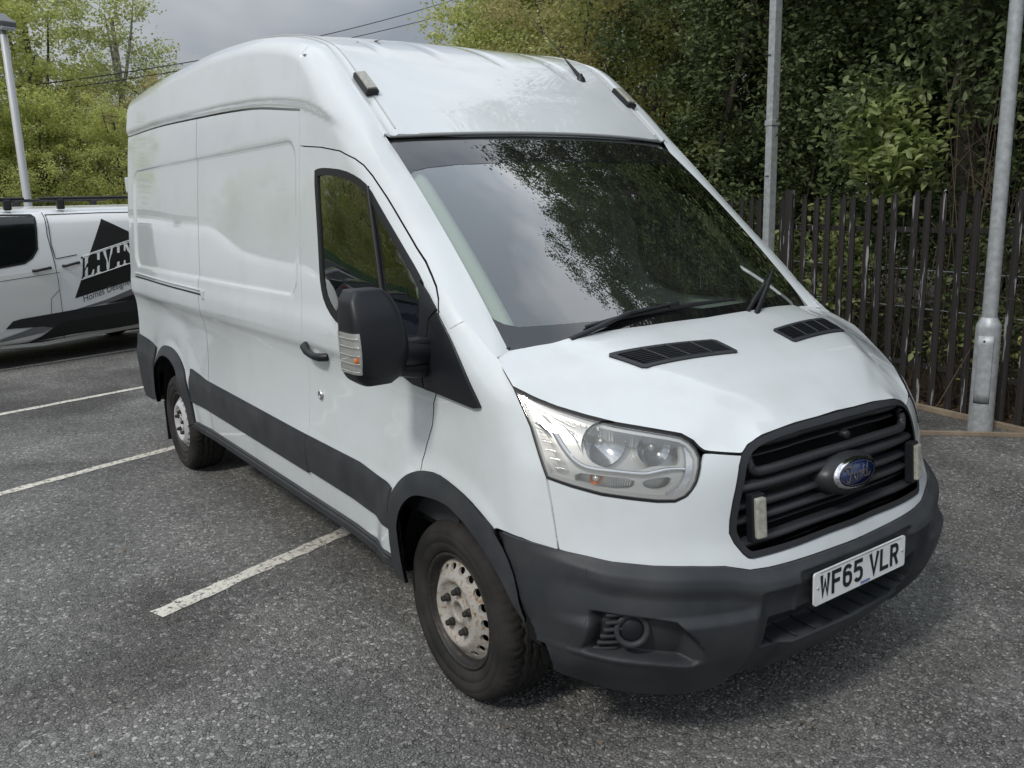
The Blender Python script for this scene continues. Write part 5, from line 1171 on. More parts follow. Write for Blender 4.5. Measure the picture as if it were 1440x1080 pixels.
LG_BROWN = island_mat('turning_leaves', (.30, .27, .14), (.66, .60, .36), rough=.6, trans=.55, mid=(.47, .43, .23))  # brownish leaves, their colour also raised to look sunlit
LG_SHRUB = island_mat('shrub_leaves', (.22, .27, .10), (.52, .56, .28), rough=.45, trans=.40, mid=(.36, .41, .18), spec=.5)
def limbs(ms, base, top, crown, r0, n=9, lean=.0):
    base, top = np.array(base, float), np.array(top, float); m_ = 7; P = [base+(top-base)*k/(m_-1)+np.array([RNG.normal(0, .08), RNG.normal(0, .08), 0])*(0 < k < m_-1) for k in range(m_)]; ms.tube(P, np.linspace(r0, r0*.3, m_), 8)
    for c in crown[:n]:
        t = RNG.uniform(.3, .85); s_ = base+(top-base)*t; c = np.array(c, float); md = (s_+c)/2+np.array([0, 0, -.15*np.linalg.norm(c-s_)]); ms.tube([s_, md*.6+s_*.4, md*.5+c*.5, c], [r0*.42*(1-t*.4), r0*.3, r0*.2, r0*.07], 6)
PROTO = {}
def proto_tree(key, H, R, leaves, size, m, lobes=9, kind='rhomb', low=.25, bark=BARK, sub=.4, shell=.5):
    cs, rs = [], []
    for k in range(lobes):
        t = k/(lobes-1); z = H*(low+(1-low)*(.12+.80*t)); rad = R*(1.05-.75*abs(t-.35)**1.1)*.62; a = k*2.4+RNG.random(); cs.append((rad*.75*math.cos(a), rad*.75*math.sin(a), z)); rs.append(R*RNG.uniform(.40, .60)*(1-.35*t))
    C = clumps(leaves, cs, rs, sub=sub, shell=shell); me = leaf_mesh('crown', C, size, m, kind=kind); ms = MB(); limbs(ms, (0, 0, -.1), (RNG.normal(0, .2), RNG.normal(0, .2), H*.86), cs, .035*H*.6, n=lobes); tm = ms.build('trunk', bark, fix=False); bpy.data.objects.remove(tm) if False else None
    PROTO[key] = (me, tm.data); bpy.data.objects.remove(tm)
def tree(key, x, y, rz, s, label, group=None, name='tree', sz=None, cat='tree', z=0.0):
    t = empty(name, (x, y, z), rz, label, cat, group); t.scale = (s, s, sz or s); c = bpy.data.objects.new('crown', PROTO[key][0]); COL.objects.link(c); c.parent = t; k = bpy.data.objects.new('trunk', PROTO[key][1]); COL.objects.link(k); k.parent = t; return t
proto_tree('dark', 8.2, 3.0, 78000, .066, LG_NEAR, lobes=14, kind='hex', low=.10, sub=.30)
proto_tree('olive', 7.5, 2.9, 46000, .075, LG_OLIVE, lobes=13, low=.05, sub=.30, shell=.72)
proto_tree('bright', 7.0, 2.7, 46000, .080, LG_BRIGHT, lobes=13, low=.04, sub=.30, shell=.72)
proto_tree('brown', 5.5, 2.4, 36000, .060, LG_BROWN, lobes=12, low=.02, sub=.28, shell=.7)
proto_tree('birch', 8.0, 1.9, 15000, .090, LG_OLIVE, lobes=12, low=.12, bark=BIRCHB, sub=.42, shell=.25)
proto_tree('tall', 12.6, 3.5, 60000, .085, LG_NEAR, lobes=14, kind='hex', low=.40, sub=.34)
G1 = 'dense trees overhanging the palisade fence'
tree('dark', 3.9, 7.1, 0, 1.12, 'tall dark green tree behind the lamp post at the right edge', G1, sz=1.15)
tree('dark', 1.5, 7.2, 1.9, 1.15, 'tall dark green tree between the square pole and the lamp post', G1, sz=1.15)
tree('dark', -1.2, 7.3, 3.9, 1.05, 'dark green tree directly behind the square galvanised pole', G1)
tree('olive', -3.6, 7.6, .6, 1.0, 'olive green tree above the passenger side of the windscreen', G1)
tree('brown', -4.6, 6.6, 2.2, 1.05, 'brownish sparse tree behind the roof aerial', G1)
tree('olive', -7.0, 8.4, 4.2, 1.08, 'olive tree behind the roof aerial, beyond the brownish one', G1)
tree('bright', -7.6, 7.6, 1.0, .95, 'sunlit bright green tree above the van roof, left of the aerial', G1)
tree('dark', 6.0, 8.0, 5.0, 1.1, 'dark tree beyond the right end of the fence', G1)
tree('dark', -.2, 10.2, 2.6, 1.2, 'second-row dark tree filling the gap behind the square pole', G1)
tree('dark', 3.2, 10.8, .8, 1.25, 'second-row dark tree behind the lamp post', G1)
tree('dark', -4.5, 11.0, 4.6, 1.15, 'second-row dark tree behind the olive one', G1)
tree('tall', 4.5, 6.3, .4, 1.0, 'tall high-crowned tree mirrored in the windscreen, nearer the lamp post', G1)
tree('tall', 1.6, 6.6, 2.4, 1.0, 'tall high-crowned tree mirrored in the windscreen, nearer the square pole', G1)
# left and far trees, by bearing (degrees) and distance from where the photographer stood
def at_bearing(az, d): a = math.radians(az); return CAM[0]+d*math.cos(a), CAM[1]+d*math.sin(a)
G2 = 'sunlit trees beyond the neighbouring van'
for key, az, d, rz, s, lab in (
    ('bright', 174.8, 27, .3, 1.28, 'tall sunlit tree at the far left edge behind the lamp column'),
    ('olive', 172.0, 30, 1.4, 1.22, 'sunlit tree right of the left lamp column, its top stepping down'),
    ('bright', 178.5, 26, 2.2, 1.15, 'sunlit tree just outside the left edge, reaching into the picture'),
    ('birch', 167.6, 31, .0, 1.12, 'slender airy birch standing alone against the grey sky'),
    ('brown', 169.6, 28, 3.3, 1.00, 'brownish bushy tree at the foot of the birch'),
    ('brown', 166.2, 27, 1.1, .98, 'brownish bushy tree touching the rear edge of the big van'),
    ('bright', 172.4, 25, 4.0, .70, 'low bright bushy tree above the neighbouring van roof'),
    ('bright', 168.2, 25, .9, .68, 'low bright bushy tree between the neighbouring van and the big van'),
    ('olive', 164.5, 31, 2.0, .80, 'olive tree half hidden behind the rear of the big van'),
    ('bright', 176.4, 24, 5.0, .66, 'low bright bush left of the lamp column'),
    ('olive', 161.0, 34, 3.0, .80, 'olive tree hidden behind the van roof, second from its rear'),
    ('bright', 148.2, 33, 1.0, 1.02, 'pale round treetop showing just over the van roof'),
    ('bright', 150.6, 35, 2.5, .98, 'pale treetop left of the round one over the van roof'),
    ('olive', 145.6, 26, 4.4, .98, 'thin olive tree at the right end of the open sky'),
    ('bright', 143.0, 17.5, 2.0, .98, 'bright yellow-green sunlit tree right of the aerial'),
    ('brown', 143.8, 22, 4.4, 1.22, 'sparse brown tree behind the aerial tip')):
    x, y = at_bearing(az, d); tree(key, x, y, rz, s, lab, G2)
# far wood closing the horizon
C = []
for k in range(60):
    az = RNG.uniform(128, 186); d = RNG.uniform(40, 55); x, y = at_bearing(az, d); h = RNG.uniform(2.5, 4.2); C.append((x, y, h*.5, h*.62))
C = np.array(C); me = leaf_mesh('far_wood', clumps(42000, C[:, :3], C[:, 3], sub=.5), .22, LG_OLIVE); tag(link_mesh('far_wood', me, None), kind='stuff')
# shrub with large pale leaves
def stems(ms, base, n, h, spread, r=.010):
    for k in range(n):
        a = RNG.uniform(0, 2*math.pi); b = np.array(base)+[RNG.normal(0, .12), RNG.normal(0, .08), 0]; t = b+np.array([math.cos(a)*spread*RNG.random(), math.sin(a)*spread*RNG.random(), h*RNG.uniform(.7, 1.1)]); m_ = (b+t)/2+RNG.normal(0, .05, 3); ms.tube([b, m_, t], [r, r*.8, r*.4], 5)
def shrub(x, y, cs, rs, n, size, m, label, name='shrub', kind='hex', st=6, h=1.6, sub=.22, group=None):
    t = empty(name, (x, y, 0), 0, label, 'shrub', group); me = leaf_mesh('foliage', clumps(n, cs, rs, sub=sub, shell=.3, nsub=60), size, m, kind=kind, n_up=.9); o = link_mesh('foliage', me, None, t); ms = MB(); stems(ms, (0, 0, 0), st, h, .3); ms.build('stems', BARK, t, fix=False)
p = fl(1.50, .32); shrub(p[0], p[1], [(0, 0, 2.10), (.16, .0, 1.92), (-.28, .0, 2.2), (-.05, .0, 2.48), (.22, 0, 2.25)], [.38, .30, .32, .28, .25], 1000, .105, LG_SHRUB, 'light green shrub with large drooping leaves reaching over the fence top')
p = fl(2.05, .35); shrub(p[0], p[1], [(0, 0, 1.2), (.1, 0, .9), (-.1, 0, 1.5)], [.3, .28, .25], 420, .09, LG_SHRUB, 'yellow-green leafy shrub just behind the pales by the square pole', h=1.3)
p = fl(2.9, .4); shrub(p[0], p[1], [(0, 0, 1.35), (.15, 0, 1.0)], [.25, .28], 260, .09, LG_SHRUB, 'yellow-green shrub showing between the pales above the passenger mirror', h=1.3)
p = fl(-.1, .40); shrub(p[0], p[1], [(0, 0, .45), (.3, 0, .3), (-.35, 0, .55)], [.32, .3, .3], 1500, .045, LG_BRIGHT, 'low green leafy plant behind the pales right of the lamp post', h=.6)
p = fl(.75, .35); shrub(p[0], p[1], [(0, 0, .55), (.2, 0, .75)], [.25, .2], 300, .07, LG_SHRUB, 'small bright plant behind the pales left of the lamp post', h=.8)
# bare stems behind the fence
for s_, n, lab in ((1.0, 20, 'thicket of thin bare brown stems rising above the fence right of the pale-leaved shrub'), (.35, 8, 'loose bare brown stems behind the fence just left of the lamp post')):
    p = fl(s_, .55); t = empty('bare_stems', (p[0], p[1], 0), 0, lab, 'shrub'); ms = MB()
    for k in range(n):
        b = np.array([RNG.normal(0, .28), RNG.normal(0, .15), 0]); h = RNG.uniform(1.9, 3.1); tp = b+np.array([RNG.normal(0, .35), RNG.normal(0, .2), h]); ms.tube([b, b*.5+tp*.5+RNG.normal(0, .06, 3), tp], [.006, .0045, .002], 5)
        for q in range(3): u = RNG.uniform(.3, .9); c = b+(tp-b)*u; ms.tube([c, c+np.array([RNG.normal(0, .2), RNG.normal(0, .12), RNG.uniform(.1, .4)])], [.004, .0015], 4)
    ms.build('stem_bundle', mat('bare_stem', (.10, .075, .055), .9), t, fix=False)
# ivy, brambles and litter behind the pales: nobody could count them
pts = []
for _ in range(230):
    s_ = RNG.uniform(-3.2, 14); o_ = RNG.uniform(.55, 1.5); p = fl(s_, o_); pts.append((p[0], p[1], RNG.uniform(.05, 1.9), RNG.uniform(.25, .5)))
pts = np.array(pts); tag(link_mesh('undergrowth', leaf_mesh('undergrowth', clumps(52000, pts[:, :3], pts[:, 3], sub=.25), .055, LG_NEAR), None), kind='stuff')
pts = []
for _ in range(160):
    s_ = RNG.uniform(-3.2, 16); o_ = RNG.uniform(1.7, 3.2); p = fl(s_, o_); pts.append((p[0], p[1], RNG.uniform(.4, 4.2), RNG.uniform(.4, .8)))
pts = np.array(pts); tag(link_mesh('thicket', leaf_mesh('thicket', clumps(60000, pts[:, :3], pts[:, 3], sub=.35), .085, LG_NEAR), None), kind='stuff')
n = 5200; S_l = RNG.uniform(-3.5, 12, n); O_l = np.abs(RNG.normal(0, .45, n))+.0; P = F0+S_l[:, None]*FU+O_l[:, None]*FN; C = np.column_stack([P, RNG.uniform(.004, .03, n)]); me = leaf_mesh('leaf_litter', C, .045, LEAFD, n_up=3); tag(link_mesh('leaf_litter', me, None), kind='stuff')
C = np.array([(x, y, .010) for x, y in samp_fore(70)]); me = leaf_mesh('scattered_dead_leaves', C, .030, LEAFD, n_up=6); tag(link_mesh('scattered_dead_leaves', me, None), kind='stuff')
ms = MB()
for _ in range(260):
    s_ = RNG.uniform(-3, 10); p = fl(s_, RNG.uniform(.1, .9)); b = np.array([p[0], p[1], RNG.uniform(0, .9)]); ms.tube([b, b+RNG.normal(0, .22, 3), b+RNG.normal(0, .3, 3)+[0, 0, .25]], [.004, .003, .0015], 4)
tag(ms.build('bramble_stems', mat('bramble', (.13, .10, .07), .9), fix=False), kind='stuff')

# ---------------------------------------------------------------- palisade fence
def worn_black():
    m = mat('flaking_black_paint', (.020, .018, .018), .42, spec=.5); n, l = m.node_tree.nodes, m.node_tree.links; b = n['Principled BSDF']; g = n.new('ShaderNodeTexCoord'); mp_ = n.new('ShaderNodeMapping'); mp_.inputs['Scale'].default_value = (60, 60, 5)
    oi = n.new('ShaderNodeObjectInfo'); av = n.new('ShaderNodeVectorMath'); av.operation = 'ADD'; sc_ = n.new('ShaderNodeVectorMath'); sc_.operation = 'SCALE'; sc_.inputs['Scale'].default_value = 3.0
    l.new(oi.outputs['Location'], sc_.inputs[0]); l.new(g.outputs['Object'], av.inputs[0]); l.new(sc_.outputs[0], av.inputs[1]); l.new(av.outputs[0], mp_.inputs['Vector'])
    t = n.new('ShaderNodeTexNoise'); t.inputs['Scale'].default_value = .55; t.inputs['Detail'].default_value = 5; r = n.new('ShaderNodeValToRGB'); e = r.color_ramp.elements; e[0].position = .625; e[0].color = (.038, .034, .033, 1); e[1].position = .66; e[1].color = (.36, .36, .37, 1)
    l.new(mp_.outputs[0], t.inputs['Vector']); l.new(t.outputs['Fac'], r.inputs[0]); l.new(r.outputs[0], b.inputs['Base Color']); return m
PALEM = worn_black(); GALV = mat('galvanised_steel', (.36, .38, .39), .50, metal=.35, noise=(22, (.52, .54, .55), .35, .7), bump=(40, .25, .002))
fence = empty('palisade_fence', (F0[0], F0[1], 0), math.atan2(FU[1], FU[0]), 'black steel palisade fence with flaking paint and pointed pales running behind the van', 'fence')
def pale_mesh():
    pr = [(-.0325, .004), (-.026, -.008), (-.010, -.008), (0, .006), (.010, -.008), (.026, -.008), (.0325, .004)]; zs = [.03, 1.70, 1.765]; V = []
    for z in zs:
        for a, b in pr: V.append((a, b+.028, z))
    tip = [(-.016, .030, 1.795), (0, .040, 1.815), (.016, .030, 1.795)]; n_ = len(pr); F = [(i*n_+k, i*n_+k+1, (i+1)*n_+k+1, (i+1)*n_+k) for i in range(2) for k in range(n_-1)]; b = len(V); V += [(-.020, .024, 1.790), (0, .036, 1.818), (.020, .024, 1.790)]; t0 = 2*n_
    F += [(t0, t0+1, b), (t0+1, t0+2, b), (t0+2, t0+3, b+1, b), (t0+3, t0+4, b+2, b+1), (t0+4, t0+5, b+2), (t0+5, t0+6, b+2)]
    ms = MB(); ms.add(V, F); B = [(x, y-.004, z) for x, y, z in V]; ms.add(B, [f[::-1] for f in F]); return ms
pm = pale_mesh().build('pale', PALEM, fence, fix=False); pale_me = pm.data; bpy.data.objects.remove(pm)
# local x runs along FU, local y is across; the pales stand on the car-park side
side = 1.0 if (np.array([-FU[1], FU[0]])@np.array([FN[0], FN[1]])) < 0 else -1.0
s_ = -4.2
while s_ < 13.5:
    if abs(((s_-2.40) % 2.75)) > .06:
        o = bpy.data.objects.new('pale', pale_me); COL.objects.link(o); o.parent = fence; o.location = (s_+RNG.normal(0, .004), 0, RNG.normal(0, .006)); o.rotation_euler = (RNG.normal(0, .006), RNG.normal(0, .009), 0); o.scale = (1, side, 1)
    s_ += .1525
for z, n in ((1.50, 'rail'), (.36, 'rail')):
    ms = MB(); ms.box((4.65, -side*.022, z), (17.8, .006, .045)); ms.box((4.65, -side*.040, z-.02), (17.8, .036, .006)); ms.build(n, PALEM, fence)
for k in range(-2, 5):
    x = 2.40+k*2.75; ms = MB(); ms.box((x, -side*-.0, .93), (.060, .006, 1.86)); ms.box((x, side*.052, .93), (.10, .006, 1.86)); ms.box((x, side*.027, .93), (.006, .050, 1.86)); ms.build('fence_post', PALEM, fence)
ms = MB(); 
for z in (.78, 1.12): ms.tube([(-4, -side*.35, z), (4.6, -side*.34, z+.02), (13, -side*.35, z)], .006, 5)
ms.build('old_rail_wire', GALV, fence)

# ---------------------------------------------------------------- poles
lp = empty('lamp_post', (3.150, 4.135, 0), 0, 'round galvanised lamp post with a wider base and small access door at the right', 'lamp post')
ms = MB(); ms.lathe([(.0875, -.05), (.0875, .80), (.084, .825), (.060, .868), (.0535, .878)], (0, 0, 0), 'z', 40); ms.build('base_section', GALV, lp)
ms = MB(); ms.lathe([(.0535, .86), (.047, 3.2), (.046, 3.38), (.02, 3.40)], (0, 0, 0), 'z', 32); ms.build('shaft', GALV, lp)
az0 = math.atan2(CAM[1]-4.135, CAM[0]-3.15)-.12; V = []; aa = np.linspace(-.62, .62, 14); zz_ = np.linspace(.235, .745, 8)
for z in zz_:
    for a in aa: V.append((.0905*math.cos(az0+a), .0905*math.sin(az0+a), z))
ms = MB(); ms.add(V, [(i*14+j, i*14+j+1, (i+1)*14+j+1, (i+1)*14+j) for i in range(7) for j in range(13)], True); dr = ms.build('access_door', GALV, lp); so = dr.modifiers.new('s', 'SOLIDIFY'); so.thickness = .003; so.offset = 1
ms = MB(); ms.tube([(.0915*math.cos(az0+a), .0915*math.sin(az0+a), .231) for a in aa], .0022, 5); ms.build('door_gap', DARK, lp)
ms = MB(); ms.lathe([(.008, -.002), (.008, .004), (.0001, .005)], (0, 0, 0), 'x', 10); ms.v = [tuple(Matrix.Rotation(az0, 3, 'Z') @ Vector(v)+Vector((.091*math.cos(az0-.1), .091*math.sin(az0-.1), .705))) for v in ms.v]; ms.build('door_lock', DARK, lp)
sp_ = empty('camera_pole', (.735, 4.60, 0), math.atan2(FU[1], FU[0]), 'square galvanised pole with clamp band standing in front of the fence', 'pole')
ms = MB(); ms.box((0, 0, 1.85), (.085, .085, 3.85), ch=.008); ms.build('shaft', GALV, sp_)
ms = MB(); ms.box((0, 0, 2.50), (.104, .100, .05), ch=.004); ms.box((.062, 0, 2.50), (.035, .05, .03), ch=.006); ms.build('clamp_band', GALV, sp_)
ms = MB(); ms.lathe([(.04, 0), (.04, .03)], (0, 0, 0), 'z', 14); ms.tube([(.045, 0, 3.20), (.075, 0, 3.17), (.085, 0, 3.10), (.06, 0, 3.03)], .010, 6); ms.tube([(.0, .05, 3.12), (.11, .04, 3.14)], .006, 5); ms.v = ms.v; ms.build('cable_loop', BLACKP, sp_)
ms = MB(); ms.box((0, -side*-.044, 2.0), (.05, .004, .01)); ms.build('seam', DARK, sp_)
lx, ly = at_bearing(173.35, 15.0)
ll = empty('street_lamp', (lx, ly, 0), math.radians(20), 'thin pale lamp column with a tilted floodlight head at the left edge', 'lamp post')
_d = (CF+CR*((2-720)/FPX)-CU*((60-540)/FPX)); _t = 15.0/math.hypot(_d[0], _d[1]); top_z = CAM[2]+_d[2]*_t
POLEW = mat('pale_pole', (.50, .51, .52), .5, metal=.2)
ms = MB(); ms.lathe([(.075, 0), (.06, 1.2), (.052, top_z+.1), (.03, top_z+.12)], (0, 0, 0), 'z', 20); ms.build('column', POLEW, ll)
ms = MB(); ms.box((.0, 0, top_z+.30), (.36, .24, .12), R=np.array(Matrix.Rotation(.5, 3, 'Y')), ch=.03); ms.tube([(0, 0, top_z), (0, 0, top_z+.3)], .04, 8); ms.build('lamp_head', mat('lamp_head_grey', (.16, .165, .17), .5), ll)
ms = MB(); ms.box((.03, 0, top_z+.24), (.30, .20, .05), R=np.array(Matrix.Rotation(.5, 3, 'Y')), ch=.01); ms.build('lamp_glass', mat('lamp_glass', (.45, .46, .47), .15), ll)
# overhead wires
def wire(p0, p1, d0, d1, sag, label):
    def pt(px_, py_, d): v = CF+CR*((px_-720)/FPX)-CU*((py_-540)/FPX); v = v/math.hypot(v[0], v[1]); return np.array(CAM)+v*d
    A, B = pt(*p0, d0), pt(*p1, d1); P = [A+(B-A)*t-np.array([0, 0, sag*4*t*(1-t)]) for t in np.linspace(-.15, 1.25, 24)]; ms = MB(); ms.tube(P, .014, 5); tag(ms.build('overhead_wire', BLACKP), label, 'wire')
wire((97, 113), (637, 0), 26, 34, .25, 'upper of the two dark overhead wires crossing the sky')
wire((187, 110), (700, 0), 27, 36, .2, 'lower of the two dark overhead wires crossing the sky')
# long dark boughs and twigs that show inside the foliage behind the fence
BGH = mat('dark_bough', (.07, .058, .046), .9)
ms = MB()
for k in range(16):
    s_ = RNG.uniform(-2.5, 7.5); p = fl(s_, RNG.uniform(.9, 1.6)); b = np.array([p[0], p[1], RNG.uniform(1.2, 3.0)]); t = b+np.array([RNG.uniform(-1.4, 1.4), RNG.uniform(-.5, .2), RNG.uniform(.3, 1.5)]); m_ = (b+t)/2+RNG.normal(0, .1, 3)
    ms.tube([b, m_, t], [.016, .011, .004], 6)
    for q in range(7): u = RNG.uniform(.2, 1); c = b+(t-b)*u; ms.tube([c, c+RNG.normal(0, .25, 3)], [.005, .0015], 4)
tag(ms.build('boughs', BGH, fix=False), kind='stuff')

# ---------------------------------------------------------------- the neighbouring van
A2 = np.array([-5.59, -1.62, 0.0]); U2 = np.array([-.2527, .9675, 0]); N2 = np.array([.9675, .2527, 0])
v2 = empty('parked_van', tuple(A2), 0, 'white and silver low van with black pyramid graphics parked at the left', 'van')
W2 = paint('second_white_paint', (.80, .81, .82), amt=.08)
SILV2 = paint('silver_fade_paint', (.74, .74, .72), amt=.10)
PROF2 = [(.30, -.06), (.36, .0), (.50, .02), (.75, .035), (1.0, .035), (1.18, .02), (1.30, .0), (1.55, -.065), (1.72, -.115), (1.80, -.16), (1.86, -.24), (1.91, -.40), (1.94, -.70), (1.95, -1.0)]
PZ2 = [p[0] for p in PROF2]; PO2 = [p[1] for p in PROF2]
def s2(s_, z, h=0.0): o = float(interp(z, PZ2, PO2)[0])+h; return A2*0+U2*s_+N2*o+np.array([0, 0, z])
def pix2(x, y, h=0.0):
    """(s, z) on that van's side for a measured line of sight"""
    d = CF+CR*(x-720)/FPX-CU*(y-540)/FPX; o = 0.0
    for _ in range(12):
        t = ((A2+N2*o-np.array(CAM))@N2)/(d@N2); P = np.array(CAM)+d*t; o = float(interp(P[2], PZ2, PO2)[0])
    return float((P-A2)@U2), float(P[2])
# shell: stations along the length
ST = [(-3.05, .62, .50), (-2.95, .80, .62), (-2.6, .97, .72), (-2.1, 1.0, .80), (-1.95, 1.0, .82), (-1.25, 1.0, 1.0), (-.9, 1.0, 1.0), (2.9, 1.0, 1.0), (3.12, .99, 1.0), (3.19, .96, .98)]
ms = MB(); V = []
for s_, wk, hk in ST:
    hw_ = .99*wk
    row = []
    for z, o in PROF2:
        zz = .30+(z-.30)*hk; row.append(U2*s_+N2*(-.99+(hw_+o if z < 1.93 else (hw_+o)*(1.0)))+np.array([0, 0, zz]))
    L_ = [U2*s_+N2*(-.99-(hw_+o if True else 0))+np.array([0, 0, .30+(z-.30)*hk]) for z, o in PROF2[::-1]]
    V += row+L_
n_ = 2*len(PROF2); ms.add(V, [(i*n_+k, i*n_+(k+1) % n_, (i+1)*n_+(k+1) % n_, (i+1)*n_+k) for i in range(len(ST)-1) for k in range(n_)], True); ms.add(V[:n_], [tuple(range(n_))]); ms.add(V[-n_:], [tuple(range(n_))[::-1]])
body2 = ms.build('body', W2, v2)
def patch2(name, pts, m, h=.004, step=.08, parent=None, px=True, hole=None):
    P = np.array([pix2(*p) for p in pts]) if px else np.array(pts, float); bm = bmesh.new(); P = resample(P, step); vv = [bm.verts.new((a, b, 0)) for a, b in P]; E = [bm.edges.new((vv[i], vv[(i+1) % len(vv)])) for i in range(len(vv))]; bmesh.ops.triangle_fill(bm, use_beauty=True, edges=E)
    lo, hi = P.min(0), P.max(0)
    for q in np.arange(lo[1]+step/2, hi[1], step): bmesh.ops.bisect_plane(bm, geom=bm.verts[:]+bm.edges[:]+bm.faces[:], plane_co=(0, q, 0), plane_no=(0, 1, 0), dist=1e-5)
    bm.verts.ensure_lookup_table(); bm.verts.index_update(); V = [s2(v.co.x, v.co.y, h) for v in bm.verts]; B = [(e.verts[0].index, e.verts[1].index) for e in bm.edges if len(e.link_faces) == 1]; F = [[v.index for v in f.verts] for f in bm.faces]; bm.free(); k = len(V); ms = MB(); ms.add(V, F, True)
    ms.add([V[i] for e in B for i in e]+[V[i]-N2*(h+.003) for e in B for i in e], [(2*j, 2*j+1, 2*len(B)+2*j+1, 2*len(B)+2*j) for j in range(len(B))]); o = ms.build(name, m, parent or v2, fix=False)
    me = o.data
    for poly in me.polygons:
        if poly.normal.dot(Vector(N2)) < -.3: poly.flip()
    return o
DKG = mat('van_window', (.006, .007, .008), .04, spec=.6)
wpx = [(-60, 308), (0, 305), (41, 304.5), (46, 307), (49, 330), (50, 350), (44, 360), (34, 368), (0, 374.5), (-60, 384)]
patch2('window_frame', [(-64, 304), (0, 301.5), (43, 301), (49, 305), (52.5, 330), (53.5, 351), (46, 364), (35, 371.5), (0, 378), (-60, 388)], RUBBER, .003); patch2('cab_window', wpx, DKG, .008)
patch2('lower_fade_panel', [(-70, 395), (0, 388), (60, 380), (85, 378), (88, 440), (60, 446), (0, 470), (-70, 486)], SILV2, .003)
CL = mat('cladding_black', (.020, .021, .022), .5)
patch2('side_cladding', [(8, 463), (18, 452), (30, 448.5), (88, 438.5), (125, 432), (195, 421), (195, 450), (88, 462), (60, 459), (30, 461.5)], CL, .012)
patch2('lower_black_graphic', [(60, 472), (88, 452), (195, 436), (195, 456), (100, 470), (40, 482)], PBLACK, .0145); patch2('grey_graphic', [(0, 478), (60, 456), (92, 452), (60, 468), (0, 482)], mat('graphic_grey', (.16, .16, .165), .35), .010)
patch2('dark_stripe', [(104, 436), (150, 421), (195, 402), (195, 418), (150, 426)], mat('graphic_mid_grey', (.14, .14, .145), .35), .006); patch2('black_stripe', [(150, 427), (195, 411), (195, 421)], PBLACK, .007)
patch2('sill_strip', [(0, 487), (60, 481), (195, 455), (195, 460), (60, 486), (0, 491)], mat('sill_silver', (.50, .50, .48), .4), .014)
patch2('pyramid_graphic', [(142, 307.5), (184, 327), (215, 342), (215, 385), (186, 394), (105.5, 419.5), (116, 388), (126.5, 355.5)], PBLACK, .005)
for pts in ([(126.5, 356.5), (184, 337), (215, 326)], [(114, 393.5), (186, 369), (215, 358)], [(118, 360.5), (184, 339.5), (215, 329)]):
    P = [pix2(*p) for p in pts]; ms = MB(); ms.tube([s2(a, b, .0065) for a, b in P], .006, 4); ms.build('white_pinstripe', PLATEW, v2)
def quad_map(x0, x1, yt0, yt1, yb0, yb1):
    """unit square to picture-measured band on the side"""
    def f(u, v): x = x0+(x1-x0)*u; return (x, (yt0+(yt1-yt0)*u)*(v)+(yb0+(yb1-yb0)*u)*(1-v))
    return f
qm = quad_map(112, 196, 362, 334, 394, 366)
SER = {'L': [[(0, 1), (.42, 1), (.42, .93), (.30, .93), (.30, .08), (.52, .08), (.64, .28), (.71, .28), (.68, 0), (0, 0), (0, .07), (.12, .07), (.12, .93), (0, .93)]],
       'I': [[(0, 1), (.42, 1), (.42, .93), (.30, .93), (.30, .07), (.42, .07), (.42, 0), (0, 0), (0, .07), (.12, .07), (.12, .93), (0, .93)]],
       'V': [[(0, 1), (.40, 1), (.40, .93), (.30, .93), (.52, .30), (.74, .93), (.66, .93), (.66, 1), (.98, 1), (.98, .93), (.88, .93), (.56, 0), (.44, 0), (.10, .93), (0, .93)]],
       'N': [[(0, 1), (.28, 1), (.74, .32), (.74, .93), (.64, .93), (.64, 1), (.96, 1), (.96, .93), (.86, .93), (.86, 0), (.78, 0), (.22, .82), (.22, .07), (.32, .07), (.32, 0), (0, 0), (0, .07), (.10, .07), (.10, .93), (0, .93)]],
       'G': [[(.9, .95), (.86, .70), (.78, .70), (.66, .90), (.45, .92), (.24, .75), (.20, .5), (.26, .22), (.46, .08), (.64, .10), (.70, .18), (.70, .40), (.58, .42), (.58, .48), (.98, .48), (.98, .42), (.90, .40), (.90, .10), (.66, 0), (.40, 0), (.12, .14), (.02, .5), (.12, .86), (.42, 1), (.70, 1)]]}
for ch, u0, w_, m_ in (('L', .054, .264, PBLACK), ('L2', .054, .264, PLATEW), ('I', .262, .227, PLATEW), ('V', .369, .206, PLATEW), ('I', .595, .227, PLATEW), ('N', .714, .223, PLATEW), ('G', .95, .2, PLATEW)):
    key = ch[0]; wl = w_
    for poly in SER[key]:
        if ch == 'L': pts = [qm(u0+min(a, .34)*wl, b) for a, b in poly]; 
        else: pts = [qm(u0+a*wl, b) for a, b in poly]
        if ch == 'L': pts = [qm(u0-.035+a*wl, b) for a, b in [(0, 1), (.34, 1), (.34, .0), (.10, 0), (.12, .93), (0, .93)]]
        patch2('graphic_letter', pts, m_, .0075 if ch != 'L' else .0045, step=.5)
fc = bpy.data.curves.new('slogan', 'FONT'); fc.body = 'Homes Designed & Built'; fc.size = 1.0; to = bpy.data.objects.new('slogan_text', fc); COL.objects.link(to); bpy.context.view_layer.update()
me = bpy.data.meshes.new_from_object(to); bpy.data.objects.remove(to); co = np.array([v.co[:] for v in me.vertices]); w15 = None
pa, pb = pix2(117, 425), pix2(187, 397.5); wt = co[:, 0].max()*15.2/22; kx = (pb[0]-pa[0])/wt; hgt = pix2(117, 415)[1]-pix2(117, 425)[1]
for v, c in zip(me.vertices, co):
    s_ = pa[0]+c[0]*kx; z = pa[1]+(pb[1]-pa[1])*(c[0]/wt)+c[1]*hgt/.72; v.co = Vector(s2(s_, z, .006))
link_mesh('slogan', me, mat('slogan_grey', (.06, .06, .065), .5), v2)
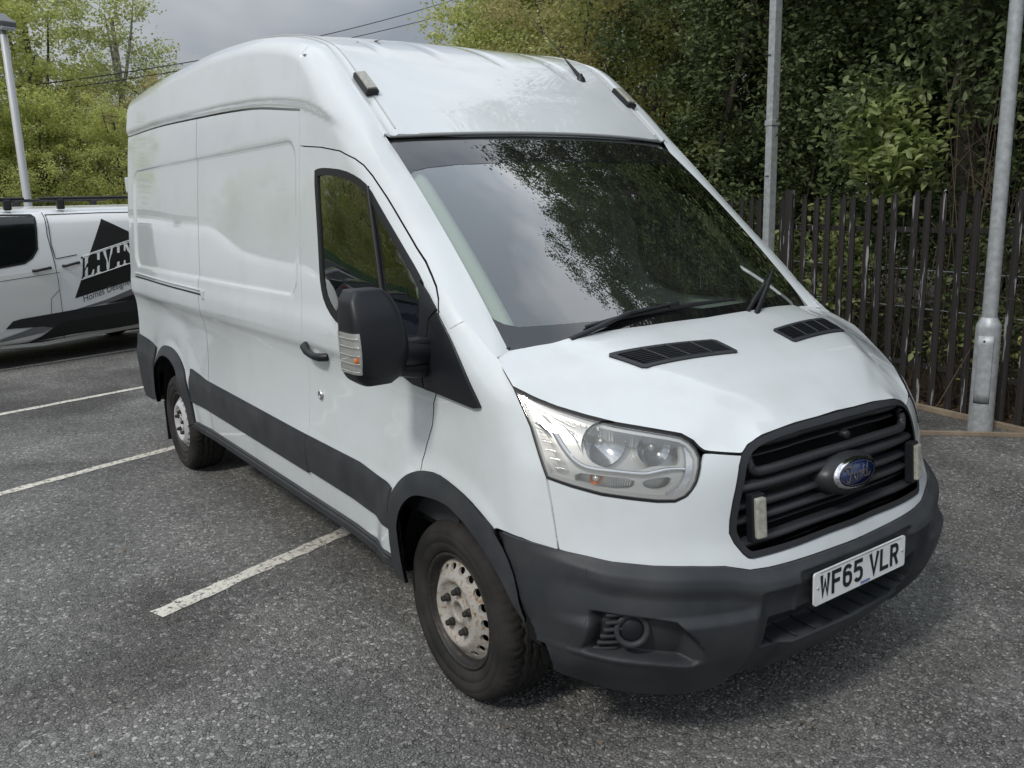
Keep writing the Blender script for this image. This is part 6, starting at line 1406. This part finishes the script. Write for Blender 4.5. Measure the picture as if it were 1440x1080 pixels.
for pts in ([(58, 299), (66, 330), (80, 385), (88, 440), (90, 478)], [(63, 302), (140, 299), (196, 298)], [(0, 396), (58, 387), (84, 383)], [(63, 302), (72, 345), (78, 364), (108, 358)], [(72, 441), (72, 420), (83, 408)]):
    P = np.array([pix2(*p) for p in pts]); P = resample(P, .05, False); ms = MB(); ms.tube([s2(a, b, .0015) for a, b in P], .0045, 4); ms.build('panel_gap', DARK, v2)
for (xa, ya), (xb, yb) in (((46, 381), (71, 376.5)), ((88, 374), (111, 369))):
    a, b = pix2(xa, ya), pix2(xb, yb); ms = MB(); ms.tube([s2(a[0], a[1], .0), s2(a[0]+.03, a[1], .035), s2(b[0]-.03, b[1], .035), s2(b[0], b[1], .0)], [.018, .016, .016, .018], 8); ms.build('door_handle', CL, v2)
for off in (-.30, -1.68):
    for s0, s1 in ((-1.1, .62), (.80, 2.3)):
        ms = MB(); ms.tube([U2*s0+N2*off+[0, 0, 2.035], U2*s1+N2*off+[0, 0, 2.035]], .022, 8)
        for q in (s0+.25, s1-.2): ms.box(U2*q+N2*off+[0, 0, 1.965], (.10, .09, .13), ch=.02)
        ms.build('roof_bar', CL, v2)
def simple_wheel(parent, c, ax_, r=.33, w=.21, m=SILVERW):
    Q = np.array(Vector(ax_).to_track_quat('Z', 'Y').to_matrix()); o = empty('wheel'); o.parent = parent
    def put(ms): ms.v = [tuple(np.array(v)@Q.T+np.array(c)) for v in ms.v]; return ms
    put(MB().lathe([(r*.62, 0), (r*.75, .01), (r*.92, .005), (r, -.03), (r, -w+.03), (r*.9, -w)], (0, 0, 0), 'z', 36)).build('tyre', TYREM, o)
    put(MB().lathe([(r*.63, -.002), (r*.60, -.03), (r*.3, -.02), (.05, -.005), (.0001, -.003)], (0, 0, 0), 'z', 24)).build('rim', m, o)
for s_ in (-1.10, 2.25):
    for q in (0, 1):
        c_ = U2*s_+N2*(.0 if q == 0 else -1.98)+[0, 0, .33]; simple_wheel(v2, c_, N2 if q == 0 else -N2)
ms = MB(); ms.box(N2*-.99+U2*-.4+[0, 0, .36], (1.7, 5.0, .18), R=[[N2[0], U2[0], 0], [N2[1], U2[1], 0], [0, 0, 1]]); ms.build('underbody', DARK, v2)

# ---------------------------------------------------------------- the rest of the car park, seen in the van's paint and glass
def car(x, y, rz, col, label, h=1.46, L_=4.3, w=.88):
    c = empty('parked_car', (x, y, 0), rz, label, 'car', 'parked cars reflected in the big van'); pm_ = paint('car_paint', col, amt=.05)
    prof = [(-2.12, .35), (-2.15, .60), (-2.08, .88), (-1.75, .98), (-1.15, 1.02), (-.35, h), (.75, h), (1.55, 1.06), (2.02, .98), (2.12, .70), (2.10, .35)]
    ms = MB(); V = []; P = [(a*L_/4.3, b) for a, b in prof]
    for yy, k in ((-1, .93), (-.97, 1), (.97, 1), (1, .93)):
        for a, b in P: V.append((a*k, yy*(w if b < 1.05 else w*.74), b if b < 1.05 or k == 1 else b-.02))
    n_ = len(P); F = [(i*n_+j, i*n_+j+1, (i+1)*n_+j+1, (i+1)*n_+j) for i in range(3) for j in range(n_-1)]+[tuple(range(n_)), tuple(range(3*n_, 4*n_))[::-1]]; ms.add(V, F); ms.build('body', pm_, c)
    for sg in (-1, 1):
        ms = MB(); ms.add([(-1.02, sg*(w*.985), 1.0), (1.40, sg*(w*.985), 1.03), (.72, sg*(w*.76), h-.07), (-.33, sg*(w*.76), h-.07)], [(0, 1, 2, 3)]); ms.build('side_glass', DKG, c)
        for wx in (-1.32, 1.32): simple_wheel(c, (wx, sg*(w+.01), .31), (0, sg, 0), r=.31)
        ms = MB(); ms.box((-2.10, sg*.62, .72), (.10, .34, .13), ch=.02); ms.build('headlight', REFL, c); ms = MB(); ms.box((2.10, sg*.66, .80), (.08, .26, .14), ch=.02); ms.build('tail_lamp', mat('tail_red', (.4, .01, .01), .2), c)
    ms = MB(); ms.add([(-1.17, -.70, 1.03), (-1.17, .70, 1.03), (-.38, .60, h-.03), (-.38, -.60, h-.03)], [(0, 1, 2, 3)]); ms.v = [(a-.015, b, c_+.012) for a, b, c_ in ms.v]; ms.build('windscreen', DKG, c)
    ms = MB(); ms.box((-2.12, 0, .50), (.06, .9, .16), ch=.02); ms.build('grille', BLACKP, c); return c
for x, y, rz, col, lab, h in ((-13.6, -11.2, 1.9, (.012, .02, .05), 'dark blue hatchback nearest in the row across the car park', 1.45), (-16.2, -11.6, 1.9, (.018, .02, .022), 'black hatchback second in the row across the car park', 1.46), (-18.8, -11.9, 1.9, (.42, .43, .44), 'silver hatchback third in the row across the car park', 1.46),
    (-22.6, -12.6, -1.3, (.02, .02, .022), 'tall black estate car with red lamps fourth in the row across the car park', 1.62), (-25.6, -12.9, 1.9, (.015, .02, .06), 'small blue car at the far end of the row across the car park', 1.42)):
    car(x, y, rz, col, lab, h)
for x, y, lab in ((-36, -10.5, 'white panel van parked far off across the car park, nearer one'), (-43, -10.8, 'white panel van parked far off across the car park, farther one')):
    c = empty('distant_van', (x, y, 0), .25, lab, 'van'); P = [(-2.7, .35), (-2.75, .9), (-2.1, 1.25), (-1.5, 2.05), (-1.0, 2.25), (2.6, 2.3), (2.7, .35)]; ms = MB(); ms.prism([(a, b) for a, b in P], -.95, .95, 'y'); ms.build('body', W2, c)
    ms = MB(); ms.box((-1.35, 0, 1.65), (.5, 1.93, .5), ch=.05); ms.build('cab_window', DKG, c)
    for wx in (-1.8, 1.6):
        for sg in (-1, 1): simple_wheel(c, (wx, sg*.96, .33), (0, sg, 0), r=.33)
gf = empty('green_palisade_fence', (-34, -15.2, 0), 0, 'green palisade fence on the far side of the car park', 'fence'); GRN = mat('green_paint', (.02, .11, .06), .5); ms = MB()
for k in range(280): ms.box((-24+k*.17, 0, .95), (.07, .03, 1.85))
o = ms.build('pales', GRN, gf); o['kind'] = 'stuff'
ms = MB(); ms.box((0, .03, 1.5), (48, .02, .05)); ms.build('rail', GRN, gf)
G3 = 'trees along the far side of the car park'
for k in range(19):
    x = -6-k*3.3; y = -19.5-RNG.uniform(0, 2.5)-(k > 9)*2; tree(('olive', 'bright', 'brown')[k % 3], x, y, RNG.uniform(0, 6), RNG.uniform(.95, 1.25), 'leafy tree in the row behind the photographer, across the car park', G3)
